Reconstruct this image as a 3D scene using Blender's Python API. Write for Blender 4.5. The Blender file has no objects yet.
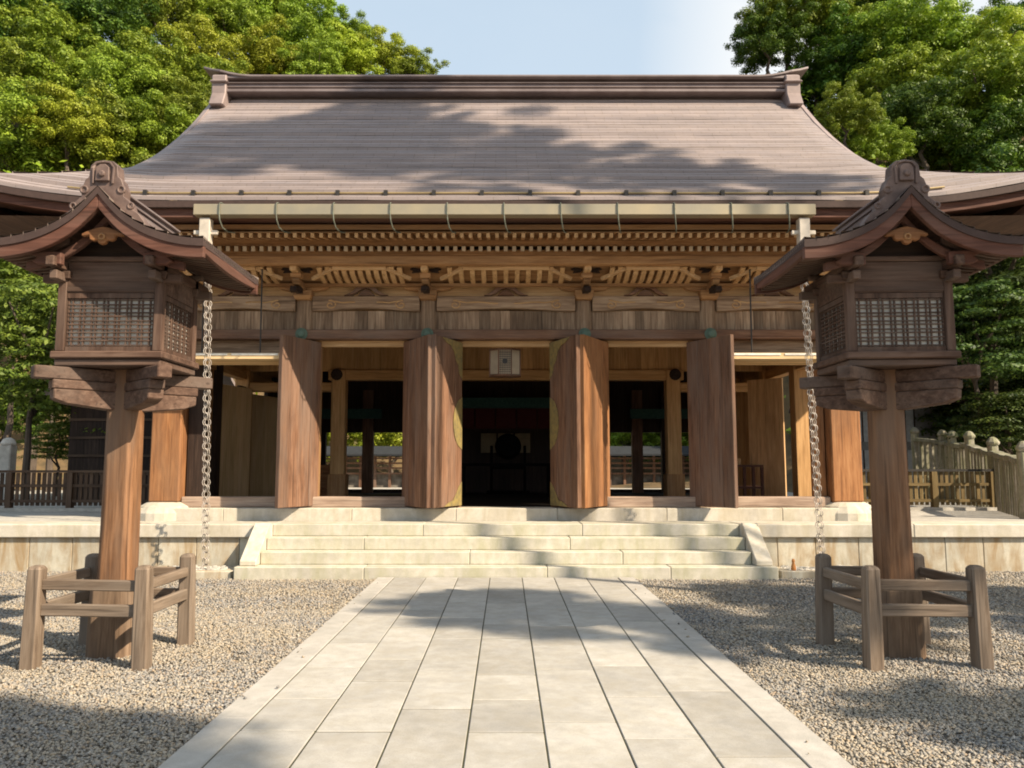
import bpy, math, random
import numpy as np
from mathutils import Vector, Matrix
random.seed(7)
R = math.radians
PI = math.pi
scene = bpy.context.scene
col = scene.collection

# ------------------------------------------------------------------ helpers
class MB:
    """collects shapes (world coordinates) and links them as ONE mesh object"""
    def __init__(s): s.v = []; s.f = []; s.m = []
    def add(s, vs, fs, mi=0):
        o = len(s.v); s.v += [tuple(p) for p in vs]
        s.f += [tuple(i + o for i in f) for f in fs]; s.m += [mi] * len(fs)
        return s
    def box(s, c, d, rz=0, mi=0, taper=1.0):
        x, y, z = d[0]/2, d[1]/2, d[2]/2; vs = []
        for k in (-1, 1):
            t = 1 if k < 0 else taper
            for a, b in ((-1, -1), (1, -1), (1, 1), (-1, 1)):
                px, py = a*x*t, b*y*t
                vs.append((c[0] + px*math.cos(rz) - py*math.sin(rz), c[1] + px*math.sin(rz) + py*math.cos(rz), c[2] + k*z))
        return s.add(vs, [(3, 2, 1, 0), (4, 5, 6, 7), (0, 1, 5, 4), (1, 2, 6, 5), (2, 3, 7, 6), (3, 0, 4, 7)], mi)
    def bb(s, x0, x1, y0, y1, z0, z1, mi=0):
        return s.box(((x0+x1)/2, (y0+y1)/2, (z0+z1)/2), (abs(x1-x0), abs(y1-y0), abs(z1-z0)), 0, mi)
    def beam(s, p0, p1, w, h, mi=0, cap=None):
        p0, p1 = Vector(p0), Vector(p1); d = (p1-p0).normalized()
        up = Vector((0, 0, 1)) if abs(d.z) < .95 else Vector((0, 1, 0))
        r = d.cross(up).normalized(); u = r.cross(d)
        vs = []
        for p in (p0, p1):
            for a, b in ((-1, -1), (1, -1), (1, 1), (-1, 1)): vs.append(p + r*a*w/2 + u*b*h/2)
        o = len(s.f)
        s.add(vs, [(0, 1, 2, 3), (7, 6, 5, 4), (0, 4, 5, 1), (1, 5, 6, 2), (2, 6, 7, 3), (3, 7, 4, 0)], mi)
        if cap is not None: s.m[o] = cap
        return s
    def rings(s, rs, mi=0, cap=True, closed=True):
        n = len(rs[0]); vs = [p for r in rs for p in r]; fs = []
        for k in range(len(rs)-1):
            for i in range(n if closed else n-1):
                j = (i+1) % n; fs.append((k*n+i, k*n+j, (k+1)*n+j, (k+1)*n+i))
        if cap and closed: fs += [tuple(range(n-1, -1, -1)), tuple((len(rs)-1)*n + i for i in range(n))]
        return s.add(vs, fs, mi)
    def tube(s, pts, r, n=8, mi=0):
        pts = [Vector(p) for p in pts]; rs = []
        if not isinstance(r, (list, tuple)): r = [r]*len(pts)
        for i, p in enumerate(pts):
            d = (pts[min(i+1, len(pts)-1)] - pts[max(i-1, 0)]).normalized()
            up = Vector((0, 0, 1)) if abs(d.z) < .9 else Vector((1, 0, 0))
            a = d.cross(up).normalized(); b = d.cross(a)
            rs.append([p + (a*math.cos(2*PI*k/n) + b*math.sin(2*PI*k/n))*r[i] for k in range(n)])
        return s.rings(rs, mi)
    def lathe(s, prof, c, n=12, mi=0, rot=0):
        return s.rings([[(c[0]+r*math.cos(2*PI*k/n+rot), c[1]+r*math.sin(2*PI*k/n+rot), c[2]+z) for k in range(n)] for r, z in prof], mi)
    def prism(s, poly, axis, a0, a1, mi=0):
        """polygon extruded along an axis: 'y' poly=(x,z), 'x' poly=(y,z), 'z' poly=(x,y)"""
        def m(p, a): return {'y': (p[0], a, p[1]), 'x': (a, p[0], p[1]), 'z': (p[0], p[1], a)}[axis]
        n = len(poly); vs = [m(p, a0) for p in poly] + [m(p, a1) for p in poly]
        fs = [tuple(range(n)), tuple(range(2*n-1, n-1, -1))] + [(i, i+n, (i+1) % n + n, (i+1) % n) for i in range(n)]
        return s.add(vs, fs, mi)
    def ribbon(s, pts, w0, w1, th, mi=0):
        """solid swept along pts (x,z) list: y from w0 to w1, thickness th downward"""
        rs = [[(x, w0, z), (x, w1, z), (x, w1, z-th), (x, w0, z-th)] for x, z in pts]
        return s.rings(rs, mi)
    def torus(s, c, R0, r, ax, ay, n=10, k=5, sy=1.0, mi=0):
        ax, ay = Vector(ax), Vector(ay); az = ax.cross(ay); c = Vector(c); vs = []; fs = []
        for i in range(n):
            t = 2*PI*i/n; d = ax*math.cos(t) + ay*math.sin(t); p = c + ax*math.cos(t)*R0 + ay*math.sin(t)*R0*sy
            for j in range(k):
                q = 2*PI*j/k; vs.append(p + (d*math.cos(q) + az*math.sin(q))*r)
        for i in range(n):
            for j in range(k):
                fs.append((i*k+j, ((i+1) % n)*k+j, ((i+1) % n)*k+(j+1) % k, i*k+(j+1) % k))
        return s.add(vs, fs, mi)
    def build(s, name, mats, parent=None, bevel=0, smooth=False):
        me = bpy.data.meshes.new(name)
        org = ORG.get(parent.name, (0, 0, 0)) if parent else ORG0
        me.from_pydata([(p[0]-org[0], p[1]-org[1], p[2]-org[2]) for p in s.v], [], s.f)
        if not isinstance(mats, (list, tuple)): mats = [mats]
        for m in mats: me.materials.append(m)
        if len(mats) > 1: me.polygons.foreach_set('material_index', s.m)
        if smooth: me.polygons.foreach_set('use_smooth', [True]*len(s.f))
        import bmesh
        bm = bmesh.new(); bm.from_mesh(me); bmesh.ops.recalc_face_normals(bm, faces=bm.faces); bm.to_mesh(me); bm.free()
        o = bpy.data.objects.new(name, me); col.objects.link(o)
        if parent: o.parent = parent; ORG[o.name] = org
        if bevel:
            b = o.modifiers.new('bevel', 'BEVEL'); b.width = bevel; b.segments = 1; b.limit_method = 'ANGLE'; b.angle_limit = R(40)
        return o
ORG = {}; ORG0 = (0, 0, 0)

def tag(o, label=None, cat=None, group=None, kind=None):
    if label: o['label'] = label
    if cat: o['category'] = cat
    if group: o['group'] = group
    if kind: o['kind'] = kind
    return o
def thing(name, loc, label, cat, group=None):
    o = bpy.data.objects.new(name, None); col.objects.link(o); o.location = loc
    o.empty_display_size = .2
    ORG[o.name] = tuple(loc)
    return tag(o, label, cat, group)
def solo(mb, name, mats, loc, label, cat, group=None, bevel=0, smooth=False):
    """a thing that is one mesh, with its origin at its base"""
    global ORG0
    ORG0 = tuple(loc); o = mb.build(name, mats, None, bevel, smooth); ORG0 = (0, 0, 0)
    o.location = loc
    return tag(o, label, cat, group)
def copy_tree(o, parent=None):
    c = o.copy(); col.objects.link(c)
    if parent: c.parent = parent
    for ch in list(o.children): copy_tree(ch, c)
    return c

# ------------------------------------------------------------------ materials
def new_mat(name):
    m = bpy.data.materials.new(name); m.use_nodes = True
    nt = m.node_tree; b = nt.nodes['Principled BSDF']
    return m, nt, b
def N(nt, t, **kw):
    n = nt.nodes.new(t)
    for k, v in kw.items(): setattr(n, k, v)
    return n
def ramp(nt, fac, stops):
    r = N(nt, 'ShaderNodeValToRGB'); e = r.color_ramp.elements
    while len(e) < len(stops): e.new(.5)
    for i, (p, c) in enumerate(stops): e[i].position = p; e[i].color = (*c, 1)
    nt.links.new(fac, r.inputs[0]); return r.outputs[0]
def noise(nt, vec, scale, detail=5, rough=.55, dist=0):
    n = N(nt, 'ShaderNodeTexNoise'); n.inputs['Scale'].default_value = scale
    n.inputs['Detail'].default_value = detail; n.inputs['Roughness'].default_value = rough; n.inputs['Distortion'].default_value = dist
    if vec is not None: nt.links.new(vec, n.inputs['Vector'])
    return n.outputs['Fac']
def mapping(nt, scale, src='Object', isl=False):
    t = N(nt, 'ShaderNodeTexCoord'); m = N(nt, 'ShaderNodeMapping'); m.inputs['Scale'].default_value = scale
    nt.links.new(t.outputs[src], m.inputs['Vector'])
    if src == 'Object' and isl:
        g = N(nt, 'ShaderNodeNewGeometry').outputs['Random Per Island']; cx = N(nt, 'ShaderNodeCombineXYZ')
        for i, k in enumerate((37, 53, 29)): nt.links.new(mathn(nt, 'MULTIPLY', g, k), cx.inputs[i])
        va = N(nt, 'ShaderNodeVectorMath', operation='ADD'); nt.links.new(m.outputs[0], va.inputs[0]); nt.links.new(cx.outputs[0], va.inputs[1])
        return va.outputs[0]
    return m.outputs[0]
def mathn(nt, op, a, b=None, clamp=False):
    n = N(nt, 'ShaderNodeMath', operation=op); n.use_clamp = clamp
    for i, v in enumerate((a, b)):
        if v is None: continue
        if isinstance(v, (int, float)): n.inputs[i].default_value = v
        else: nt.links.new(v, n.inputs[i])
    return n.outputs[0]
def mix(nt, fac, a, b, mode='MIX'):
    n = N(nt, 'ShaderNodeMix', data_type='RGBA', blend_type=mode)
    if isinstance(fac, (int, float)): n.inputs['Factor'].default_value = fac
    else: nt.links.new(fac, n.inputs['Factor'])
    for k, v in (('A', a), ('B', b)):
        i = [x for x in n.inputs if x.name == k and x.type == 'RGBA'][0]
        if isinstance(v, tuple): i.default_value = (*v, 1)
        else: nt.links.new(v, i)
    return [x for x in n.outputs if x.type == 'RGBA'][0]
def vary(nt, colr, lo, hi, isl=True):
    """value shift per piece (mesh island) and per object"""
    if isl:
        g = N(nt, 'ShaderNodeNewGeometry').outputs['Random Per Island']
    else: g = N(nt, 'ShaderNodeObjectInfo').outputs['Random']
    v = mathn(nt, 'MULTIPLY_ADD', g, hi-lo); nt.nodes[-1].inputs[2].default_value = lo
    h = N(nt, 'ShaderNodeHueSaturation'); nt.links.new(v, h.inputs['Value']); nt.links.new(colr, h.inputs['Color'])
    return h.outputs[0]
def bump(nt, b, h, strength=.3, dist=.02):
    n = N(nt, 'ShaderNodeBump'); n.inputs['Strength'].default_value = strength; n.inputs['Distance'].default_value = dist
    nt.links.new(h, n.inputs['Height']); nt.links.new(n.outputs[0], b.inputs['Normal'])

def wood(name, dark, mid, light, axis='z', rough=.75, sc=1.0, lo=.8, hi=1.2, grey=None):
    m, nt, b = new_mat(name)
    s = {'x': (.07, 1, 1), 'y': (1, .07, 1), 'z': (1, 1, .07)}[axis]
    v = mapping(nt, tuple(k*sc for k in s), isl=True)
    n1 = noise(nt, v, 26, 8, .65, .4)
    n2 = noise(nt, mapping(nt, tuple(max(k, .25) for k in s), isl=True), 2.6, 4, .6, .8)
    f = mathn(nt, 'ADD', mathn(nt, 'MULTIPLY', n1, .62), mathn(nt, 'MULTIPLY', n2, .38))
    c = ramp(nt, f, [(.34, dark), (.5, mid), (.66, light)])
    if grey:
        w = ramp(nt, noise(nt, mapping(nt, tuple(max(k, .2) for k in s), isl=True), 1.7, 6, .7), [(.45, (0, 0, 0)), (.65, (.8, .8, .8))])
        c = mix(nt, w, c, grey)
    ck = noise(nt, mapping(nt, tuple(k*(1 if k == 1 else .35) for k in s), isl=True), 38, 3, .5, .3)
    c = mix(nt, ramp(nt, ck, [(.30, (.55, .55, .55)), (.40, (0, 0, 0))]), c, tuple(k*.45 for k in dark))
    c = vary(nt, c, lo, hi)
    nt.links.new(c, b.inputs['Base Color'])
    b.inputs['Roughness'].default_value = rough
    b.inputs['Specular IOR Level'].default_value = .25
    bump(nt, b, mathn(nt, 'ADD', n1, ck), .35, .008)
    return m
def woods(name, *a, **k): return {ax: wood(name + '_' + ax, *a, axis=ax, **k) for ax in 'xyz'}
def plain(name, c, rough=.6, metal=0, spec=.4, sc=8, c2=None):
    m, nt, b = new_mat(name); b.inputs['Specular IOR Level'].default_value = spec
    n = noise(nt, mapping(nt, (1, 1, 1)), sc, 6, .6)
    c2 = c2 or tuple(k*.75 for k in c)
    cc = ramp(nt, n, [(.35, c2), (.65, c)])
    nt.links.new(cc, b.inputs['Base Color']); b.inputs['Roughness'].default_value = rough; b.inputs['Metallic'].default_value = metal
    bump(nt, b, n, .1, .01)
    return m
def stone(name, base, dark, stain=None, stain_amt=.5, lo=.92, hi=1.08, sc=1.0, low_stain=False):
    m, nt, b = new_mat(name)
    v = mapping(nt, (sc, sc, sc), isl=True)
    fine = noise(nt, v, 90, 4, .7); big = noise(nt, v, 1.6, 6, .62, .3); mid = noise(nt, v, 9, 5, .6)
    c = ramp(nt, mathn(nt, 'ADD', mathn(nt, 'MULTIPLY', fine, .35), mathn(nt, 'MULTIPLY', mid, .65)), [(.38, dark), (.58, base)])
    sp = noise(nt, v, 160, 2, .6)
    c = mix(nt, ramp(nt, sp, [(.30, (.55, .55, .55)), (.42, (0, 0, 0))]), c, tuple(k*.55 for k in dark))
    c = mix(nt, ramp(nt, big, [(.42, (0, 0, 0)), (.62, (.38, .38, .38))]), c, tuple(k*.66 for k in dark))
    if stain:
        s2 = noise(nt, mapping(nt, (1.8, 1.8, .45), isl=True), 2.8, 7, .68, .6)
        w = ramp(nt, s2, [(.5-.1, (0, 0, 0)), (.72-.06, (stain_amt,)*3)])
        c = mix(nt, w, c, stain)
    c = vary(nt, c, lo, hi)
    nt.links.new(c, b.inputs['Base Color']); b.inputs['Roughness'].default_value = .85; b.inputs['Specular IOR Level'].default_value = .25
    bump(nt, b, mathn(nt, 'ADD', fine, mid), .25, .006)
    return m

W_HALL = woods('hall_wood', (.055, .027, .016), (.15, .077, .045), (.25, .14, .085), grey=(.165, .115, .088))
W_ORANGE = woods('sunlit_tint_wood', (.12, .046, .018), (.26, .115, .045), (.37, .185, .08), grey=(.17, .088, .046))  # orange tone with warm sunlight put into the wood colour
W_GREY = woods('weathered_plank', (.115, .074, .046), (.26, .175, .112), (.42, .31, .21), lo=.6, hi=1.35)
W_FRIEZE = woods('frieze_wood', (.17, .082, .032), (.33, .175, .075), (.47, .275, .13), grey=(.26, .155, .08))
W_LIGHT = woods('pale_rib_wood', (.36, .21, .095), (.50, .31, .15), (.62, .42, .23))
W_PALE = woods('bare_cypress', (.46, .32, .16), (.58, .42, .23), (.66, .50, .30))
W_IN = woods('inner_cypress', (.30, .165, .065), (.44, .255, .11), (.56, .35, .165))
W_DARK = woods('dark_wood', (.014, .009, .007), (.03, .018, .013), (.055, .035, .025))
W_LAN = woods('lantern_wood', (.033, .018, .012), (.078, .044, .030), (.145, .092, .066), grey=(.115, .085, .068))
W_POLE = wood('pole_wood', (.05, .022, .011), (.145, .068, .030), (.27, .14, .07), 'z', grey=(.125, .082, .056))
W_FOOT = wood('weathered_foot', (.06, .038, .024), (.14, .09, .056), (.24, .165, .11), 'z', grey=(.17, .125, .09))
W_THRESH = wood('threshold_wood', (.16, .11, .08), (.29, .21, .16), (.40, .31, .24), 'x')
W_BARGE = woods('barge_wood', (.05, .021, .014), (.10, .043, .029), (.15, .075, .055), grey=(.10, .062, .048))
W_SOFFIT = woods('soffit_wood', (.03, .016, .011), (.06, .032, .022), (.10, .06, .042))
W_POST = woods('driftwood', (.065, .043, .03), (.14, .102, .072), (.23, .175, .13), grey=(.17, .14, .112))
W_FENCE = woods('fence_wood', (.035, .021, .014), (.075, .047, .03), (.12, .08, .055), lo=.7, hi=1.3)
W_FENCE2 = woods('mossy_fence_wood', (.075, .052, .02), (.14, .098, .04), (.21, .15, .07), lo=.7, hi=1.3)
M_WHITE = plain('white_paint', (.78, .74, .66), .6)
M_PAPER = plain('paper', (.50, .485, .44), .8, sc=3)
M_BRASS = plain('gilt_brass', (.36, .27, .095), .55, .3, sc=14, c2=(.2, .16, .08))
M_COPPER = plain('gutter_copper', (.40, .33, .215), .42, .35, sc=1.1, c2=(.29, .26, .195))
M_HOOK = plain('hook_metal', (.15, .165, .125), .7, .1, sc=20, c2=(.09, .09, .07))
M_VERD = plain('verdigris', (.12, .17, .13), .7, .1, sc=20, c2=(.10, .17, .13))
M_PIPE = plain('white_copper', (.62, .55, .46), .5, .1)
M_CHAIN = plain('chain_metal', (.52, .47, .42), .45, .35, sc=20, c2=(.34, .29, .24))
M_GUARD = plain('guard_bronze', (.36, .27, .13), .5, .3, sc=5)
M_IRON = plain('dark_iron', (.05, .045, .04), .5, .5)
M_BLACK = plain('black_lacquer', (.006, .005, .005), .9, 0, .05)
M_CREAMW = plain('cream_end', (.55, .44, .31), .7)
M_GREEN = plain('green_band', (.035, .07, .055), .9, 0, .1, sc=20, c2=(.02, .045, .04))
M_RED = plain('dark_red_cloth', (.05, .011, .009), .9, 0, .1)
M_CREAM = plain('cream_cloth', (.28, .21, .12), .8)
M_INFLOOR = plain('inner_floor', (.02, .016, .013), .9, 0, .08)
ST_PATH = stone('path_stone', (.44, .418, .38), (.36, .343, .313), (.30, .265, .20), .4, .84, 1.08)
ST_BORDER = stone('path_border_stone', (.47, .44, .40), (.38, .36, .325), (.32, .29, .24), .3, .92, 1.06)
ST_CAP = stone('cap_stone', (.58, .535, .455), (.49, .45, .38), (.33, .28, .17), .5, .95, 1.04)
ST_STEP = stone('step_stone', (.56, .52, .44), (.46, .43, .36), (.30, .29, .15), .5, .96, 1.03)
ST_WALL = stone('wall_stone', (.54, .50, .405), (.44, .41, .335), (.27, .17, .07), .85, .88, 1.08)
ST_MOSS = stone('mossy_stone', (.34, .31, .25), (.22, .20, .16), (.12, .13, .04), .8, .75, 1.15, 1.5)
ST_PALE = stone('pale_stone', (.48, .45, .40), (.34, .32, .28), None)
M_JOINT = plain('joint_moss', (.055, .055, .022), .95, sc=14, c2=(.03, .025, .016))

def shingle_mat(name, a, b_, c_, k=1.0):
    m, nt, b = new_mat(name)
    v = mapping(nt, (1, 1, 1))
    br = N(nt, 'ShaderNodeTexBrick'); br.offset = .5
    br.inputs['Scale'].default_value = 1; br.inputs['Mortar Size'].default_value = .006; br.inputs['Brick Width'].default_value = .36*k
    br.inputs['Row Height'].default_value = .158*k; br.inputs['Bias'].default_value = 0
    for i, q in (('Color1', a), ('Color2', b_), ('Mortar', tuple(x*.6 for x in c_))): br.inputs[i].default_value = (*q, 1)
    nt.links.new(v, br.inputs['Vector'])
    n1 = noise(nt, mapping(nt, (1.1, 2.0, 2.0)), 2.6, 8, .72, .3)
    c = mix(nt, ramp(nt, n1, [(.4, (0, 0, 0)), (.68, (.42, .42, .42))]), br.outputs['Color'], c_)
    n2 = noise(nt, mapping(nt, (1.2, .25, .25)), 3.2, 5, .65)
    n3 = noise(nt, mapping(nt, (.22, 2.2, 2.2)), 1.9, 3, .5, .3)
    c = mix(nt, ramp(nt, n3, [(.36, (.28, .28, .28)), (.5, (0, 0, 0))]), c, tuple(x*.62 for x in b_))
    c = mix(nt, ramp(nt, n2, [(.45, (0, 0, 0)), (.7, (.2, .2, .2))]), c, tuple(x*1.4 for x in b_))
    c = vary(nt, c, .93, 1.06)
    nt.links.new(c, b.inputs['Base Color']); b.inputs['Roughness'].default_value = .62
    bump(nt, b, n1, .25, .02)
    return m
M_SHIN = shingle_mat('roof_shingle', (.26, .212, .20), (.228, .19, .186), (.285, .226, .198))
M_SHIN_S = shingle_mat('lantern_shingle', (.20, .155, .13), (.155, .122, .108), (.24, .18, .145), .55)
M_RIDGE = plain('ridge_copper', (.22, .18, .175), .55, .15, sc=3, c2=(.16, .125, .12))
M_RIDGE_L = plain('ridge_light', (.28, .22, .205), .55, .15, sc=3, c2=(.20, .155, .145))
M_ORN = plain('ornament_wood', (.17, .115, .095), .6, .1, sc=9, c2=(.085, .055, .047))
M_EDGE = plain('shingle_edge', (.06, .036, .03), .8, sc=12)

def foliage_mat(name, c1, c2, c3, trans=.28):
    m, nt, b = new_mat(name)
    g = N(nt, 'ShaderNodeNewGeometry').outputs['Random Per Island']
    n = noise(nt, mapping(nt, (1, 1, 1)), 1.3, 4, .6)
    f = mathn(nt, 'ADD', mathn(nt, 'MULTIPLY', g, .45), mathn(nt, 'MULTIPLY', n, .65))
    c = ramp(nt, f, [(.3, c1), (.55, c2), (.8, c3)])
    oi = N(nt, 'ShaderNodeObjectInfo').outputs['Random']
    h = N(nt, 'ShaderNodeHueSaturation')
    nt.links.new(mathn(nt, 'MULTIPLY_ADD', oi, .025), h.inputs['Hue']); nt.nodes[-1].inputs[2].default_value = .494
    vv = mathn(nt, 'MULTIPLY_ADD', oi, .45); nt.nodes[-1].inputs[2].default_value = .82
    nt.links.new(vv, h.inputs['Value']); nt.links.new(c, h.inputs['Color'])
    nt.links.new(h.outputs[0], b.inputs['Base Color']); b.inputs['Roughness'].default_value = .55; b.inputs['Specular IOR Level'].default_value = .3
    t = N(nt, 'ShaderNodeBsdfTranslucent'); nt.links.new(h.outputs[0], t.inputs['Color'])
    ms = N(nt, 'ShaderNodeMixShader'); ms.inputs[0].default_value = trans
    nt.links.new(b.outputs[0], ms.inputs[1]); nt.links.new(t.outputs[0], ms.inputs[2])
    out = [x for x in nt.nodes if x.type == 'OUTPUT_MATERIAL'][0]; nt.links.new(ms.outputs[0], out.inputs['Surface'])
    return m
F_MID = foliage_mat('leaf_mid', (.11, .165, .010), (.19, .26, .018), (.28, .34, .03))
F_YEL = foliage_mat('leaf_yellow', (.20, .235, .012), (.30, .34, .024), (.38, .40, .04))
F_OLV = foliage_mat('leaf_olive', (.115, .165, .012), (.20, .262, .021), (.29, .345, .036))
F_DARK = foliage_mat('leaf_dark', (.03, .065, .006), (.068, .122, .010), (.13, .19, .018))
F_FEATH = foliage_mat('leaf_feathery', (.022, .042, .010), (.05, .085, .015), (.11, .15, .022))
F_LAYER = foliage_mat('leaf_layered', (.05, .085, .010), (.12, .175, .02), (.20, .26, .035))
M_BARK = plain('bark', (.13, .10, .075), .9, sc=9, c2=(.06, .045, .035))
M_BARK_P = plain('pale_bark', (.33, .26, .19), .9, sc=9, c2=(.2, .15, .11))

# gravel
def gravel_mat(name, isl):
    m, nt, b = new_mat(name)
    if isl: g = N(nt, 'ShaderNodeNewGeometry').outputs['Random Per Island']
    else:
        vo = N(nt, 'ShaderNodeTexVoronoi'); vo.inputs['Scale'].default_value = 42
        nt.links.new(mapping(nt, (1, 1, 1)), vo.inputs['Vector'])
        sx = N(nt, 'ShaderNodeSeparateColor'); nt.links.new(vo.outputs['Color'], sx.inputs[0]); g = sx.outputs[0]
        bump(nt, b, mathn(nt, 'SUBTRACT', 1, vo.outputs['Distance']), .9, .02)
    c = ramp(nt, g, [(0, (.12, .12, .125)), (.2, (.19, .19, .19)), (.42, (.28, .268, .248)), (.60, (.36, .305, .23)), (.76, (.22, .212, .208)), (.89, (.29, .215, .145)), (1, (.44, .41, .37))])
    c = mix(nt, ramp(nt, noise(nt, mapping(nt, (1, 1, 1)), .9, 4, .6), [(.35, (.0, .0, .0)), (.65, (.35, .35, .35))]), c, (.44, .345, .205))
    nt.links.new(c, b.inputs['Base Color']); b.inputs['Roughness'].default_value = .8
    return m
M_GRAV = gravel_mat('gravel_base', False); M_PEB = gravel_mat('gravel_pebble', True)
m, nt, b = new_mat('hill_earth')
c = ramp(nt, noise(nt, mapping(nt, (1, 1, 1)), 1.2, 8, .7), [(.35, (.05, .038, .018)), (.55, (.13, .082, .036)), (.7, (.06, .07, .02))])
nt.links.new(c, b.inputs['Base Color']); b.inputs['Roughness'].default_value = .95; M_EARTH = m

# ------------------------------------------------------------------ sun, sky, camera
EL, AZ = 39, 57                      # sun to the front right of the hall
SUN = Vector((math.sin(R(AZ))*math.cos(R(EL)), -math.cos(R(AZ))*math.cos(R(EL)), math.sin(R(EL))))
sl = bpy.data.lights.new('sun', 'SUN'); sl.energy = 5.0; sl.angle = R(.55); sl.color = (1, .85, .65)
so = bpy.data.objects.new('sun', sl); col.objects.link(so); so.rotation_euler = SUN.to_track_quat('Z', 'Y').to_euler()
w = bpy.data.worlds.new('World'); scene.world = w; w.use_nodes = True; nt = w.node_tree
bg = nt.nodes['Background']; bg.inputs['Strength'].default_value = .092
sk = N(nt, 'ShaderNodeTexSky', sky_type='NISHITA'); sk.sun_disc = False; sk.sun_elevation = R(EL); sk.sun_rotation = R(180-AZ)
sk.air_density = 1.0; sk.dust_density = 2.2; sk.ozone_density = 1.0
tc = N(nt, 'ShaderNodeTexCoord'); mp = N(nt, 'ShaderNodeMapping'); mp.inputs['Scale'].default_value = (1, 1, 2.2); mp.inputs['Location'].default_value = (.34, .1, .2)
nt.links.new(tc.outputs['Generated'], mp.inputs[0])
nz = noise(nt, mp.outputs[0], 2.2, 6, .5, .2)
sxy = N(nt, 'ShaderNodeSeparateXYZ'); nt.links.new(tc.outputs['Generated'], sxy.inputs[0])
east = ramp(nt, sxy.outputs[0], [(.15, (.06, .06, .06)), (.30, (.9, .9, .9))])
cl = mix(nt, 1, ramp(nt, nz, [(.40, (.0, .0, .0)), (.60, (1, 1, 1))]), east, 'MULTIPLY')
haze = mix(nt, .75, sk.outputs[0], (3.9, 4.75, 5.5))
nt.links.new(mix(nt, cl, haze, (6.3, 6.2, 6.0)), bg.inputs['Color'])
scene.view_settings.view_transform = 'Standard'; scene.view_settings.look = 'None'
scene.view_settings.exposure = .95
scene.cycles.filter_width = 1.9; scene.cycles.max_bounces = 6; scene.cycles.diffuse_bounces = 4; scene.cycles.glossy_bounces = 2; scene.cycles.transmission_bounces = 3; scene.view_settings.gamma = 1

cd = bpy.data.cameras.new('camera'); cam = bpy.data.objects.new('camera', cd); col.objects.link(cam)
cam.location = (0, 0, 1.5); cam.rotation_euler = (PI/2 + math.atan(83/800), 0, 0)
cd.sensor_width = 36; cd.lens = 36*800/1024; cd.shift_x = 6/1024; cd.clip_end = 3000
scene.camera = cam
_th = math.atan(83/800)
def at(u, v, Y):
    """world point that stands at distance Y on the sight line of pixel u,v"""
    yc = (384-v)/800; dy = math.cos(_th) - yc*math.sin(_th); dz = math.sin(_th) + yc*math.cos(_th)
    return Vector(((u-506)/800*Y/dy, Y, 1.5 + dz/dy*Y))

# ------------------------------------------------------------------ ground, gravel, path
g = MB(); g.add([(-900, -300, -.03), (900, -300, -.03), (900, 1500, -.03), (-900, 1500, -.03)], [(0, 1, 2, 3)])
tag(g.build('ground', M_EARTH), kind='structure')
g = MB()
nx, ny = 60, 60
vs = [(-22 + 44*i/nx, -14 + 25.75*j/ny, -.012 + .010*math.sin(i*1.7+j*.9)*math.sin(j*1.3)) for j in range(ny+1) for i in range(nx+1)]
g.add(vs, [(j*(nx+1)+i, j*(nx+1)+i+1, (j+1)*(nx+1)+i+1, (j+1)*(nx+1)+i) for j in range(ny) for i in range(nx)])
tag(g.build('gravel_bed', M_GRAV), kind='structure')

rng = np.random.default_rng(3)
def pebbles():
    pts = []
    def fill(n, x0, x1, y0, y1):
        p = np.stack([rng.uniform(x0, x1, n), rng.uniform(y0, y1, n)], 1)
        k = (np.abs(p[:, 0]) > 1.70) & (np.abs(p[:, 0]) < p[:, 1]*.70 + .5)
        k &= ~((p[:, 1] > 10.86) & (np.abs(p[:, 0]) < 3.66))
        pts.append(p[k])
    fill(118000, -4.7, 4.7, 3.2, 6.0); fill(120000, -6.4, 6.4, 6.0, 8.6); fill(96000, -8.6, 8.6, 8.6, 11.68)
    q = np.stack([rng.choice([-1, 1], 24)*(1.70-np.abs(rng.normal(0, .10, 24))), rng.uniform(3.6, 10.8, 24)], 1); pts.append(q)
    p = np.concatenate(pts); n = len(p)
    base = np.array([(1, 0, 0), (0, 1, 0), (-1, 0, 0), (0, -1, 0), (0, 0, 1), (0, 0, -1)], float)
    fc = np.array([(0, 1, 4), (1, 2, 4), (2, 3, 4), (3, 0, 4), (1, 0, 5), (2, 1, 5), (3, 2, 5), (0, 3, 5)])
    s = rng.uniform(.0065, .0148, n)*(1 + .15*(p[:, 1] > 7)); an = rng.uniform(0, 2*PI, n)
    sx = s*rng.uniform(.9, 1.5, n); sy = s*rng.uniform(.7, 1.1, n); sz = s*rng.uniform(.45, .8, n)
    v = np.repeat(base[None], n, 0) + rng.normal(0, .16, (n, 6, 3))
    v = v*np.stack([sx, sy, sz], 1)[:, None, :]
    tilt = rng.normal(0, .35, (n, 1)); v[:, :, 2] += v[:, :, 0]*tilt
    ca, sa = np.cos(an)[:, None], np.sin(an)[:, None]
    x = v[:, :, 0]*ca - v[:, :, 1]*sa + p[:, :1]; y = v[:, :, 0]*sa + v[:, :, 1]*ca + p[:, 1:]
    z = v[:, :, 2] + (rng.uniform(0, .012, n) + s*.2)[:, None]
    z[-24:] += .040
    V = np.stack([x, y, z], 2).reshape(-1, 3)
    F = (fc[None] + (np.arange(n)*6)[:, None, None]).reshape(-1, 3)
    return V, F
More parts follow.
